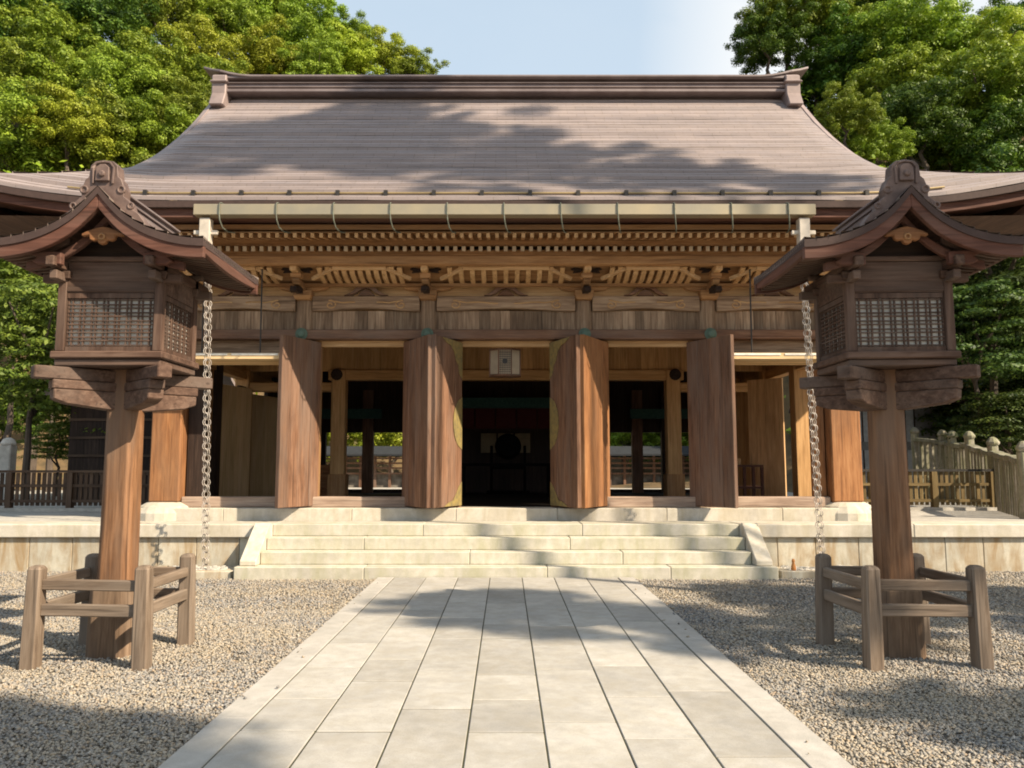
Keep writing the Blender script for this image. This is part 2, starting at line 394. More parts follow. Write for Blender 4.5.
def np_mesh(name, V, F, mat, smooth=False):
    k = F.shape[1]; me = bpy.data.meshes.new(name)
    me.vertices.add(len(V)); me.vertices.foreach_set('co', V.astype(np.float32).ravel())
    me.loops.add(F.size); me.loops.foreach_set('vertex_index', F.astype(np.int32).ravel())
    me.polygons.add(len(F)); me.polygons.foreach_set('loop_start', np.arange(0, F.size, k, dtype=np.int32))
    if smooth: me.polygons.foreach_set('use_smooth', np.ones(len(F), bool))
    me.materials.append(mat); me.update(); me.validate()
    return me
V, F = pebbles()
o = bpy.data.objects.new('gravel', np_mesh('gravel', V, F, M_PEB)); col.objects.link(o)
tag(o, 'loose grey and tan gravel covering the forecourt beside the path', 'gravel', kind='stuff')

g = MB(); g.bb(-1.70, 1.70, -8, 10.87, -.06, .031)
tag(g.build('path_bed', M_JOINT), kind='structure')
g = MB(); gap = .0045
for i in range(7):
    x0 = -1.4875 + .425*i; y = -8 + random.random()*.5
    while y < 10.86:
        L = random.choice([.62, .8, .95, 1.05, 1.2]); y1 = min(y+L, 10.865)
        if 10.865-y1 < .3: y1 = 10.865
        z = .037 + random.uniform(-.002, .002)
        g.bb(x0+gap, x0+.425-gap, y+gap*1.9, y1-gap*1.9, -.02, z); y = y1
for sx in (-1, 1):
    y = -8
    while y < 10.86:
        y1 = min(y + random.uniform(1.5, 2.1), 10.865)
        if 10.865-y1 < .5: y1 = 10.865
        g.bb(sx*(1.4875+gap), sx*1.705, y+.002, y1-.002, -.02, .040, 1); y = y1
tag(g.build('path', [ST_PATH, ST_BORDER], bevel=.004), kind='structure')

# ------------------------------------------------------------------ stone platform
PL = thing('stone_platform', (0, 11.7, 0), 'long cream stone platform with broad steps that carries the wooden hall', 'platform')
g = MB(); g.bb(-40, 40, 12.15, 60, 0, .668)
g.build('terrace_floor', ST_PALE, PL)
for sx in (-1, 1):
    g = MB(); x = 3.37
    while x < 16:
        x1 = x + random.choice([1.9, 2.2, 2.5]); g.bb(sx*x, sx*(x1-.004), 11.66, 12.3, .49, .68); x = x1
    g.build('cap_stone', ST_CAP, PL, bevel=.012)
for sx in (-1, 1):
    g = MB(); x = 3.3
    while x < 16:
        x1 = x + random.choice([.55, .62, .7]); g.bb(sx*x, sx*(x1-.008), 11.72, 12.1, -.05, .485); x = x1
    g.build('wall_panel', ST_WALL, PL, bevel=.006)
g = MB(); g.bb(-16, 16, 11.76, 12.12, -.1, .483); g.build('wall_core', M_JOINT, PL)
for k in range(4):
    g = MB(); y0 = 10.88 + .275*k; z0, z1 = (.17*k - (.05 if k == 0 else 0)), .17*(k+1)
    xm = 3.64 if k == 0 else 3.37
    y1 = 12.3
    cuts = sorted([-xm, xm] + [c for c in ([-1.9, .55, 2.2] if k == 0 else [-1.1+.4*(k % 2), 1.2], [-.5, 1.6], [-2.0, .9], [-1.2, 1.1])[k]])
    for a, b_ in zip(cuts[:-1], cuts[1:]): g.bb(a+.002, b_-.002, y0, y1, z0, z1-.001*(k == 3))
    g.build('step', ST_STEP, PL, bevel=.01)
for sx in (-1, 1):
    g = MB()
    g.prism([(10.99, .172), (10.99, .24), (11.60, .70), (11.655, .70), (11.655, .172)], 'x', sx*3.375, sx*3.60)
    g.build('cheek_stone', ST_CAP, PL, bevel=.01)
g = MB(); x = -5.78
for x1 in (-4.4, -2.4, -.78, .8, 2.5, 4.3, 5.78):
    g.bb(x+.002, x1-.002, 12.58, 13.4, .66, .862); x = x1
g.build('plinth_stone', ST_CAP, PL, bevel=.01)
for sx in (-1, 1):                       # rounded corner stones under the outer pillars
    g = MB(); g.lathe([(.46, .0), (.46, .12), (.40, .22), (.30, .28), (.26, .285)], (sx*5.42, 12.93, .665), 20)
    g.build('pillar_base', ST_CAP, PL, smooth=False)

# drain basins where the rain chains end
def drain(sx, label):
    g = MB(); x0, x1, y0, y1 = sx*3.70, sx*4.95, 10.95, 11.65
    a, b_ = min(x0, x1), max(x0, x1)
    t = thing('drain_basin', ((a+b_)/2, 11.3, 0), label, 'drain basin')
    g.bb(a, b_, y0, y0+.14, -.03, .105); g.bb(a, a+.14, y0+.142, y1, -.03, .105); g.bb(b_-.14, b_, y0+.142, y1, -.03, .105)
    g.build('kerb', ST_WALL, t, bevel=.01)
    g = MB()
    rr = random.Random(5 if sx < 0 else 9)
    for _ in range(150):
        r = rr.uniform(.03, .06); c = (rr.uniform(a+.17, b_-.17), rr.uniform(y0+.17, y1-.06), .06+rr.uniform(0, .03))
        g.lathe([(r*.4, -r*.5), (r, -r*.1), (r*.9, r*.3), (r*.4, r*.6)], c, 6)
    g.build('river_stones', ST_PALE, t)
drain(-1, 'low stone drain basin of pale pebbles left of the steps')
drain(1, 'low stone drain basin of pale pebbles right of the steps')
p = (3.90, 11.05, .105)
g = MB(); g.lathe([(.028, 0), (.036, .02), (.03, .06), (.016, .10), (.024, .125), (.014, .155)], p, 9)
solo(g, 'small_figurine', plain('orange_clay', (.55, .22, .06), .7), p, 'tiny orange figurine standing on the right drain basin kerb', 'figurine', smooth=True)

# ------------------------------------------------------------------ the hall
HALL = thing('shrine_hall', (0, 12.9, .86), 'large wooden shrine hall with sweeping brown shingled hip and gable roof', 'shrine hall')
_d = [0, .8, 1.66, 2.3, 2.93, 3.6, 4.3, 5.4]; _z = [5.30, 5.80, 6.37, 6.78, 7.22, 7.75, 8.36, 9.43]
def prof(d): return float(np.interp(d, _d, _z))
def sweep(x, d): return .45*(max(0, abs(x)-4.9)/3.3)**2*max(0, 1-d/4.5)
YE, DR, XG, XC = 11.1, 5.4, 6.2, 8.25
def xmax(d): return XC - (XC-XG)*d/1.66 if d < 1.66 else XG
g = MB()
NC = 44; NX = 56
for back in (0, 1):
    for i in range(NC):
        d0, d1 = DR*i/NC, DR*(i+1)/NC
        rows = []
        for d, up in ((d0, (.022 if i % 3 else .046)), (d1, .0)):
            xm = xmax(d); row = []
            for k in range(NX+1):
                x = xm*(2*k/NX-1); e = min(1, (xm-abs(x))/.5)
                row.append((x, (YE+d) if not back else (YE+2*DR-d), prof(d)+sweep(x, d)+e*(up*(1+.2*math.sin(i*5.1)) + (.003*math.sin(x*1.9+i*2.3)+.002*math.sin(x*4.7+i*1.1))*(up > 0))))
            rows.append(row)
        dlow = [(q[0], q[1], q[2]-.05) for q in rows[0]]
        g.rings([dlow, rows[0], rows[1]], closed=False)
for sx in (-1, 1):                       # hip sides
    n = 8
    for i in range(n):
        d0, d1 = 1.66*i/n, 1.66*(i+1)/n; rows = []
        for d, up in ((d0, .034), (d1, 0)):
            x = xmax(d); rows.append([(sx*x, YE+d+(2*DR-2*d)*k/24, prof(d)+sweep(x, d)*max(0, abs(2*k/24-1))**3+up) for k in range(25)])
        g.rings([[(q[0], q[1], q[2]-.05) for q in rows[0]], rows[0], rows[1]], closed=False)
roof = g.build('roof', M_SHIN, HALL)
for sx in (-1, 1):                       # gable walls
    g = MB()
    pts = [(YE+d, prof(d)-.03) for d in _d if d >= 1.66] + [(YE+2*DR-d, prof(d)-.03) for d in reversed(_d) if d >= 1.66]
    g.prism(pts, 'x', sx*5.9, sx*6.0)
    g.build('gable_wall', W_DARK['z'], roof)
for sx in (-1, 1):                       # rolled verge edges
    for back in (0, 1):
        g = MB(); dd = np.linspace(1.7, 5.35, 14); yy = [(YE+d) if not back else (YE+2*DR-d) for d in dd]
        rs = [[(sx*(XG-.04), y, prof(d)+.03), (sx*(XG+.09), y, prof(d)-.02), (sx*(XG+.09), y, prof(d)-.26), (sx*(XG-.04), y, prof(d)-.26)] for d, y in zip(dd, yy)]
        g.rings(rs)
        g.build('verge', M_RIDGE_L, roof, bevel=.01)
def eave_strip(name, mat, y0, y1, dz0, dz1, xm):
    g = MB(); rs = []
    for k in range(81):
        x = xm*(2*k/80-1); z = 5.30 + sweep(x, 0)
        rs.append([(x, y0, z+dz0), (x, y1, z+dz0), (x, y1, z+dz1), (x, y0, z+dz1)])
    g.rings(rs); return g.build(name, mat, roof)
eave_strip('shingle_edge', M_EDGE, YE-.02, YE+.5, -.02, -.115, XC)
eave_strip('eave_board', W_BARGE['x'], YE+.05, YE+.45, -.118, -.24, XC-.05)
for sx in (-1, 1):
    g = MB()
    for dz0, dz1, xi, mi in ((-.02, -.115, 0, 0), (-.118, -.24, .05, 1)):
        rs = []
        for k in range(41):
            y = YE + 2*DR*k/40; z = 5.30 + .45*abs(2*k/40-1)**3
            rs.append([(sx*(XC-xi), y, z+dz0), (sx*(XC-.5), y, z+dz0), (sx*(XC-.5), y, z+dz1), (sx*(XC-xi), y, z+dz1)])
        g.rings(rs, mi)
    g.build('side_eave', [M_EDGE, W_BARGE['y']], roof)
# snow guard
g = MB(); g.tube([(-6.4+.2*k, YE+.22, 5.475+sweep(-6.4+.2*k, 0)) for k in range(65)], .015, 8)
sg = g.build('snow_guard', M_GUARD, roof)
for k in range(18):
    x = -5.95 + .70*k; z = 5.43+sweep(x, 0)
    g = MB(); g.bb(x-.028, x+.028, YE+.17, YE+.25, z-.02, z+.073); g.build('guard_bracket', M_IRON, sg)
# ridge
g = MB(); YR = YE+DR
def RZ(z): return 9.33 + (z-9.20)*.56
for z0, z1, hw, mi in ((9.20, 9.33, .44, 0), (9.33, 9.39, .36, 2), (9.39, 9.52, .42, 1), (9.52, 9.57, .46, 0), (9.57, 9.74, .30, 2), (9.74, 9.86, .43, 0)):
    L = 6.0; z0, z1 = RZ(z0), RZ(z1)
    g.bb(-L, L, YR-hw, YR+hw, z0+.001, z1-.001, mi)
rs = []
for k in range(61):                       # cap with upturned tips
    x = 6.45*(2*k/60-1); z = RZ(9.86) + .30*(max(0, abs(x)-5.3)/1.15)**2
    hw = .46 if abs(x) < 6 else .46 - .5*(abs(x)-6); rs.append([(x, YR-hw, z), (x, YR, z+.07), (x, YR+hw, z), (x, YR+hw, z-.05), (x, YR-hw, z-.05)])
g.rings(rs, 0)
ridge = g.build('ridge', [M_RIDGE, M_RIDGE_L, M_EDGE], HALL, bevel=.012)
for sx in (-1, 1):
    g = MB()
    poly = [(a, RZ(z)) for a, z in [(YR-.66, 8.55), (YR-.50, 9.10), (YR-.50, 9.80), (YR-.36, 9.95), (YR+.36, 9.95), (YR+.5, 9.80), (YR+.5, 9.1), (YR+.66, 8.55)]]
    g.prism(poly, 'x', sx*5.86, sx*6.16); g.bb(sx*5.82, sx*6.19, YR-.56, YR+.56, RZ(9.50), RZ(9.58))
    g.build('ridge_end_tile', M_RIDGE_L, ridge, bevel=.02)
# soffit
g = MB()
g.add([(-6.1, YE+.1, 5.06), (6.1, YE+.1, 5.06), (6.1, 13.2, 5.35), (-6.1, 13.2, 5.35)], [(0, 1, 2, 3)])
g.build('soffit', W_FRIEZE['x'], HALL)
for sx in (-1, 1):
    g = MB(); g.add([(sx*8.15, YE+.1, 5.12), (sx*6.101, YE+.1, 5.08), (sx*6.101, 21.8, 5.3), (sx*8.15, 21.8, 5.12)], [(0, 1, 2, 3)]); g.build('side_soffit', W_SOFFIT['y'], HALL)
# rafters (white painted ends)
for k in range(95):
    x = -6.02 + .128*k
    g = MB(); g.beam((x, 11.36, 4.855), (x, 12.75, 5.16), .052, .065, 0, 1); g.build('flying_rafter', [W_FRIEZE['y'], W_LIGHT['y']], HALL)
    g = MB(); g.beam((x, 11.88, 4.80), (x, 13.0, 5.05), .058, .075, 0, 1); g.build('base_rafter', [W_FRIEZE['y'], M_CREAMW], HALL)
for nm, y0, z0, y1, z1, xm in (('base_sheathing', 11.90, 4.85, 13.0, 5.10, 6.1), ('flying_sheathing', 11.37, 4.897, 12.5, 5.145, 6.1)):
    g = MB()
    for k in range(int(2*xm/.4)):
        x = -xm+.4*k; g.rings([[(x+a, y0, z0), (x+a, y0, z0+.015), (x+a, y1, z1+.015), (x+a, y1, z1)] for a in (.001, .399)])
    g.build(nm, W_FRIEZE['y'], HALL)
g = MB(); g.bb(-6.1, 6.1, 11.89, 11.96, 4.868, 5.02); g.build('lath_strip', W_FRIEZE['x'], HALL)
g = MB(); g.bb(-6.1, 6.1, 12.06, 12.14, 4.736, 4.83); g.build('purlin_filler', W_FRIEZE['x'], HALL)
g = MB(); g.bb(-6.15, 6.15, 11.41, 11.47, 4.955, 5.03); g.build('rafter_bridge', W_FRIEZE['x'], HALL)
g = MB(); g.bb(-6.2, 6.2, 12.03, 12.17, 4.60, 4.735); g.build('eave_purlin', W_FRIEZE['x'], HALL, bevel=.01)
# gutter
g = MB()
poly = [(10.94, 5.03), (10.94, 5.185), (10.965, 5.185), (10.965, 5.05), (11.09, 5.05), (11.09, 5.185), (11.115, 5.185), (11.115, 5.03)]
g.prism(poly, 'x', -4.40, 4.36)
gut = g.build('gutter', M_COPPER, HALL, bevel=.006)
for k in range(11):
    x = -4.03 + .80*k
    g = MB(); g.tube([(x, 10.928, 5.19), (x, 10.926, 5.05), (x+.01, 10.935, 4.95), (x+.03, 11.0, 4.86), (x+.06, 11.14, 4.84), (x+.1, 11.32, 4.88)], .010, 6)
    g.tube([(x, 10.928, 5.19), (x, 11.0, 5.22), (x, 11.2, 5.235)], .009, 6)
    g.build('gutter_hook', M_HOOK, gut)
for x in (-4.25, 4.21):
    g = MB(); g.bb(x-.075, x+.075, 10.98, 11.12, 4.42, 4.998); g.box((x, 11.05, 4.80), (.34, .05, .06)); g.box((x, 11.05, 4.40), (.10, .10, .05))
    g.build('downpipe', M_PIPE, gut, bevel=.008)

# pillars
PX = [-5.40, -3.30, -1.27, 1.27, 3.30, 5.40]
for i, x in enumerate(PX):
    g = MB(); r = .29 if abs(x) > 5 else .15
    if abs(x) > 5: g.bb(x-.24, x+.24, 12.72, 13.16, .95, 4.18)
    else: g.lathe([(r, 0), (r, 3.4)], (x, 12.98, .86), 20)
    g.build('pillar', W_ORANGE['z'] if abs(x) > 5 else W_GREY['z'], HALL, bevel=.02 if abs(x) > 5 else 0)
# thresholds
for a, b_ in ((-5.15, -3.40), (-3.20, -1.34), (1.34, 3.20), (3.40, 5.15)):
    g = MB(); g.bb(a, b_, 12.80, 13.02, .864, 1.03); g.build('threshold', W_THRESH, HALL, bevel=.012)
# lintel, plank wall, tie beams with carved grooves, frieze boards
g = MB(); g.bb(-5.64, 5.64, 12.76, 12.99, 3.555, 3.71); g.build('lintel', W_HALL['x'], HALL, bevel=.012)
for x in PX:
    g = MB(); g.lathe([(.095, -.05), (.10, 0), (.07, .02), (.05, .05), (.015, .06)], (0, 0, 0), 14)
    g.v = [(x+p[0], 12.745-p[2], 3.635+p[1]) for p in g.v]; g.build('nail_cover', M_VERD, HALL)
for a, b_ in zip(PX[:-1], PX[1:]):
    g = MB(); x = a+.12
    while x < b_-.13:
        x1 = min(x + random.uniform(.13, .22), b_-.12); d = random.uniform(0, .012); g.bb(x+.0015, x1-.0015, 12.93-d, 12.97, 3.70, 4.045); x = x1
    g.build('plank_wall', W_GREY['z'], HALL)
for a, b_ in zip(PX[:-1], PX[1:]):
    a2, b2 = a+.14, b_-.14; L = b2-a2
    n = 14; top = [(a2 + L*k/n, 4.275) for k in range(n+1)]
    low = [(b2 - L*k/n, 4.03 + .045*math.sin(PI*min(1, max(0, (k/n-.12)/.76)))) for k in range(n+1)]
    g = MB(); g.prism(top + low, 'y', 12.84, 12.965)
    tb = g.build('tie_beam', W_GREY['x'], HALL, bevel=.008)
    for sx in (-1, 1):                     # scroll carving at each end
        g = MB(); cx = (a2+b2)/2 + sx*(L/2-.30)
        pts = []
        for k in range(26):
            t = k/25*2.6*PI; r = .015 + .062*(k/25); pts.append((cx - sx*r*math.cos(t)*1.3, 12.835, 4.13 + r*math.sin(t)))
        pts += [(cx - sx*(.2+.1*k), 12.836, 4.165 + .012*math.sin(k)) for k in range(int((L/2-.5)/.1))]
        g.tube(pts, .013, 6); g.build('scroll_carving', W_LIGHT['x'], tb)
    # frog-leg strut
    cx = (a+b_)/2
    prof_ = [(-.36, 4.285), (-.30, 4.30), (-.20, 4.36), (-.13, 4.45), (-.05, 4.50), (.05, 4.50), (.13, 4.45), (.20, 4.36), (.30, 4.30), (.36, 4.285), (.24, 4.285), (.16, 4.32), (.09, 4.38), (0, 4.41), (-.09, 4.38), (-.16, 4.32), (-.24, 4.285)]
    g = MB(); g.prism([(cx+p[0], p[1]) for p in prof_], 'y', 12.80, 12.90); g.prism([(cx-.14, 4.287), (cx-.06, 4.37), (cx, 4.39), (cx+.06, 4.37), (cx+.14, 4.287)], 'y', 12.84, 12.895)
    g.box((cx, 12.85, 4.54), (.16, .12, .075))
    g.build('frog_leg_strut', W_HALL['x'], HALL, bevel=.006)
    # ribs of the coved eave
    nr = 11; sp = (L-.50)/(nr-1)
    for k in range(nr):
        x = a2+.25+sp*k; e = min(1, .72+.14*min(k, nr-1-k))
        pts = [(x, 12.70, 4.455), (x, 12.50, 4.475), (x, 12.30, 4.53), (x, 12.18, 4.53+.09*e)]
        g = MB(); g.rings([[(p[0]-.036, p[1], p[2]-.018), (p[0]+.036, p[1], p[2]-.018), (p[0]+.036, p[1]+.03, p[2]+.03), (p[0]-.036, p[1]+.03, p[2]+.03)] for p in pts])
        g.build('cove_rib', W_LIGHT['y'], HALL)
    g = MB(); g.beam((a2+.10, 12.42, 4.46), (a2+.46, 12.20, 4.575), .05, .055); g.beam((b2-.10, 12.42, 4.46), (b2-.46, 12.20, 4.575), .05, .055)
    g.beam((a2+.46, 12.20, 4.575), (b2-.46, 12.20, 4.575), .05, .05)
    g.build('cove_frame', W_LIGHT['x'], HALL)
g = MB(); g.add([(-5.6, 12.74, 4.47), (5.6, 12.74, 4.47), (5.6, 12.2, 4.70), (-5.6, 12.2, 4.70)], [(0, 1, 2, 3)]); g.build('cove_board', W_FRIEZE['x'], HALL)
g = MB(); g.bb(-5.6, 5.6, 12.90, 12.985, 4.272, 4.95); g.build('frieze_board', W_LIGHT['x'], HALL)
g = MB(); g.bb(-5.62, 5.62, 12.72, 12.86, 4.60, 4.66); g.bb(-5.62, 5.62, 12.66, 12.76, 4.405, 4.447); g.build('wall_plate', W_FRIEZE['x'], HALL)
# bracket sets
for x in PX:
    g = MB()
    g.box((x, 12.86, 4.315), (.30, .26, .08)); g.box((x, 12.86, 4.24), (.24, .22, .07), 0, 0, 1.25)
    arm = [(-.42, 4.47), (.42, 4.47), (.42, 4.42), (.36, 4.375), (.24, 4.352), (-.24, 4.352), (-.36, 4.375), (-.42, 4.42)]
    g.prism([(x+p[0], p[1]) for p in arm], 'y', 12.76, 12.88)
    for dx in (-.34, 0, .34): g.box((x+dx, 12.80, 4.51), (.15, .16, .075), 0, 0, 1.12)
    arm = [(12.90, 4.45), (12.32, 4.45), (12.30, 4.41), (12.36, 4.36), (12.55, 4.34), (12.90, 4.34)]
    g.prism(arm, 'x', x-.055, x+.055)
    g.box((x, 12.37, 4.49), (.16, .14, .075), 0, 0, 1.1)
    bs = g.build('bracket_set', W_FRIEZE['x'], HALL, bevel=.006)
    g = MB(); g.box((x, 12.33, 4.575), (.105, .42, .09)); g.build('beam_nose', W_LIGHT['y'], bs, bevel=.006)
    g = MB()
    for sx in (-1, 1): g.prism([(x+sx*p[0], p[1]) for p in [(.05, 4.60), (.20, 4.64), (.25, 4.60), (.19, 4.585), (.22, 4.545), (.10, 4.555)]], 'y', 12.36, 12.41)
    g.prism([(12.42, 4.345), (12.20, 4.30), (12.16, 4.22), (12.25, 4.20), (12.40, 4.25), (12.6, 4.26), (12.6, 4.345)], 'x', x-.05, x+.05)
    g.build('carved_nose', W_DARK['y'], bs, bevel=.005)

# door leaves: hinge (far) and free edge (near)
def leaf(hx, fx, fit=False, label=None, wd=None):
    h, f = Vector((hx, 12.93, 0)), Vector((fx, 12.10, 0)); d = (f-h); L = d.length; d.normalize()
    nrm = Vector((-d.y, d.x, 0)); nrm = nrm if nrm.y < 0 else -nrm
    z0, z1 = .885, 3.52; th = .075
    g = MB(); n = 4
    for k in range(n):
        a = h + d*(L*k/n + .001); b_ = h + d*(L*(k+1)/n - .001); c = (a+b_)/2; rz = math.atan2(d.y, d.x)
        g.box((c.x, c.y, (z0+z1)/2), ((b_-a).length, th-(.012 if k not in (0, n-1) else 0), z1-z0), rz)
    lf = g.build('door_leaf', wd or W_HALL['z'], HALL, bevel=.008)
    if label: lf['label'] = label
    g = MB()
    for z in (1.35, 2.3, 3.15):
        p = h - nrm*.045; g.lathe([(.03, -.09), (.03, .09)], (p.x, p.y, z), 10)
    g.build('hinge', M_IRON, lf)
    if fit:
        def plate(poly, n0=.0395):
            q = MB(); k = len(poly); vs = []
            for e in (n0, n0+.006):
                for a, z in poly:
                    p = h + d*a + nrm*e; vs.append((p.x, p.y, z))
            q.add(vs, [tuple(range(k)), tuple(range(2*k-1, k-1, -1))] + [(i, i+k, (i+1) % k+k, (i+1) % k) for i in range(k)])
            q.build('metal_fitting', M_BRASS, lf)
        plate([(.01, z1-.01), (.70, z1-.01), (.55, z1-.08), (.42, z1-.10), (.30, z1-.18), (.24, z1-.32), (.14, z1-.40), (.12, z1-.52), (.01, z1-.60)])
        plate([(.01, 2.62)] + [(.01+.30*math.sin(t), 2.2+.40*math.cos(t)) for t in [PI*k/12 for k in range(1, 12)]] + [(.01, 1.78)])
        plate([(.01, z0+.01), (.60, z0+.01), (.45, z0+.07), (.30, z0+.10), (.2, z0+.2), (.12, z0+.3), (.01, z0+.38)])
leaf(-3.04, -3.44)
leaf(-1.64, -1.155)
leaf(-.745, -1.105, True)
leaf(.745, 1.105, True)
leaf(1.64, 1.155, False, None, W_ORANGE['z'])  # sun-struck leaf: its sunlight is painted in by the orange wood
leaf(2.97, 3.46)
# jamb posts beside the openings
for x in (-3.06, -1.62, -.77, .77, 1.62, 3.02):
    g = MB(); g.bb(x-.045, x+.045, 12.94, 13.06, .86, 3.555); g.build('door_jamb', W_FRIEZE['z'], HALL)
g = MB()
for a, b_ in ((-3.1, -1.5), (-.9, .9), (1.5, 3.1)): g.bb(a, b_, 12.96, 13.05, 3.46, 3.553)
g.build('door_head', W_LIGHT['x'], HALL)

# outer bay shutters lifted on rods
for sx in (-1, 1):
    a, b_ = sorted((sx*3.45, sx*5.05))
    g = MB(); g.bb(a, b_, 12.18, 12.82, 3.15, 3.245); g.bb(a+.05, (a+b_)/2-.03, 12.17, 12.179, 3.205, 3.238, 1); g.bb((a+b_)/2+.03, b_-.05, 12.17, 12.179, 3.205, 3.238, 1)
    for k in range(6): g.bb(a, b_, 12.22+.11*k, 12.25+.11*k, 3.135, 3.149)
    sh = g.build('lifted_shutter', [W_PALE['x'], M_WHITE], HALL, bevel=.004)
    for x in (a+.35, b_-.35):
        g = MB(); g.tube([(x, 12.25, 3.2), (x, 12.22, 4.6)], .012, 6); g.build('rod', M_IRON, sh)
    g = MB(); g.bb(sx*3.35, sx*5.2, 12.95, 13.02, 3.30, 3.553); g.build('transom', W_GREY['x'], HALL)

# interior
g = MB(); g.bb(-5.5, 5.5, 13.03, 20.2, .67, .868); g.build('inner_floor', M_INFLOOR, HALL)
g = MB()
for k in range(36): g.bb(-5.6+.311*k, -5.6+.311*(k+1)-.004, 13.05, 20.2, 4.25, 4.28)
g.build('inner_ceiling', W_IN['y'], HALL)
for x in (-5.33, -3.38, -1.3, 1.3, 3.38, 5.33):
    if abs(x) < 2: continue
    g = MB(); g.bb(x-.14, x+.14, 16.06, 16.34, .868, 3.45); g.build('inner_pillar', W_IN['z'], HALL, bevel=.01)
    if abs(x) < 5:
        g = MB(); g.bb(x-.18, x+.18, 16.02, 16.38, .868, 1.36); g.build('pillar_sleeve', W_FRIEZE['z'], HALL, bevel=.01)
for a, b_, z0, z1 in ((-3.6, 3.6, 3.25, 3.46), (-5.4, -3.53, 3.02, 3.20), (3.53, 5.4, 3.02, 3.20)):
    g = MB(); g.bb(a, b_, 16.09, 16.31, z0, z1); g.build('inner_beam', W_IN['x'], HALL, bevel=.015)
for sx in (-1, 1):
    g = MB(); g.lathe([(.12, 0), (.12, .03), (.09, .05)], (0, 0, 0), 14); g.v = [(sx*3.42+p[0], 16.08-p[2], 3.36+p[1]) for p in g.v]; g.build('beam_end_cap', W_DARK['y'], HALL)
g = MB()
for k in range(40): g.bb(-5.5+.275*k, -5.5+.275*(k+1)-.003, 16.17, 16.22, 3.44, 4.25)
g.build('header_boards', W_IN['z'], HALL)
for x in (-5.33, 5.33):
    for y in (14.5, 18.1):
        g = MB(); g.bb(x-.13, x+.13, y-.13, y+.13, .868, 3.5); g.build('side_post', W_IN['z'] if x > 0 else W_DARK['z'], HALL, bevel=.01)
    g = MB(); g.bb(x-.09, x+.09, 13.1, 20.1, 3.25, 3.42); g.build('side_beam', W_IN['y'], HALL)
    g = MB()
    for k in range(24): g.bb(x-.03, x+.03, 13.1+.29*k, 13.1+.29*(k+1)-.003, 3.42, 4.25)
    g.build('side_boards', W_IN['z'], HALL)
def panel(x, y0, y1, z1, mat, ang=0, lab=None):
    g = MB(); L = y1-y0
    for k in range(4): g.box((x + math.sin(ang)*L*((k+.5)/4), y0+math.cos(ang)*L*((k+.5)/4), (.87+z1)/2), (.05, L/4-.003, z1-.87), -ang)
    p = g.build('side_panel', mat, HALL)
    if lab: p['label'] = lab
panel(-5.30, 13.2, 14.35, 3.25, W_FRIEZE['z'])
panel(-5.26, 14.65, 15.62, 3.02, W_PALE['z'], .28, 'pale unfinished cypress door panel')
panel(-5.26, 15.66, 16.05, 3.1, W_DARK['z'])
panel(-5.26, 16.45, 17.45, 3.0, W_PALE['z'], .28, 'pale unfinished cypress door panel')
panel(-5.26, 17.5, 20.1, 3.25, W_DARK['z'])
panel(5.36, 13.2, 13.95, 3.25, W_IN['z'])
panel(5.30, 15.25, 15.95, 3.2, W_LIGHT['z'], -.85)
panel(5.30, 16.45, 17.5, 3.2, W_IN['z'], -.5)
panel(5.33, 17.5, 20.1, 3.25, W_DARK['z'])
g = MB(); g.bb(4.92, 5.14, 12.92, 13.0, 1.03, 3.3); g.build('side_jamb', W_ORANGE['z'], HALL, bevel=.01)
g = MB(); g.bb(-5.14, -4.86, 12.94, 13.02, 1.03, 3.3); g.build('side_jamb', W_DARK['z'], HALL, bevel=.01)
# rear wall with openings
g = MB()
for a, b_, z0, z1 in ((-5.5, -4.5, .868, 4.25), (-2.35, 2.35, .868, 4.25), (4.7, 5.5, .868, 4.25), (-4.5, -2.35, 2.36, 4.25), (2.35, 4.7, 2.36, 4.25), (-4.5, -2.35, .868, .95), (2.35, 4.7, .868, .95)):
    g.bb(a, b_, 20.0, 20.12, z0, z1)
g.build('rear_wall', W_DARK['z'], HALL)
for x in (-3.42, 3.25, 3.98):
    g = MB(); g.bb(x-.13, x+.13, 19.8, 19.99, .868, 3.4); g.build('rear_post', W_HALL['z'] if x < 3.5 else W_DARK['z'], HALL)
g = MB(); g.bb(-2.2, 2.2, 18.0, 18.1, 2.82, 3.06); g.bb(-4.6, -2.9, 18.6, 18.7, 2.62, 2.85); g.bb(2.9, 4.6, 18.6, 18.7, 2.62, 2.85); g.build('green_frieze', M_GREEN, HALL)
g = MB()
for k in range(9): g.bb(-2.1+.47*k, -2.1+.47*k+.44, 18.03, 18.06, 2.36, 2.815)
g.build('valance', M_RED, HALL)
g = MB()
for k in range(3): g.bb(-.62+.42*k, -.62+.42*k+.38, 19.85, 19.9, 1.85, 2.33)
g.build('inner_screen', M_CREAM, HALL)

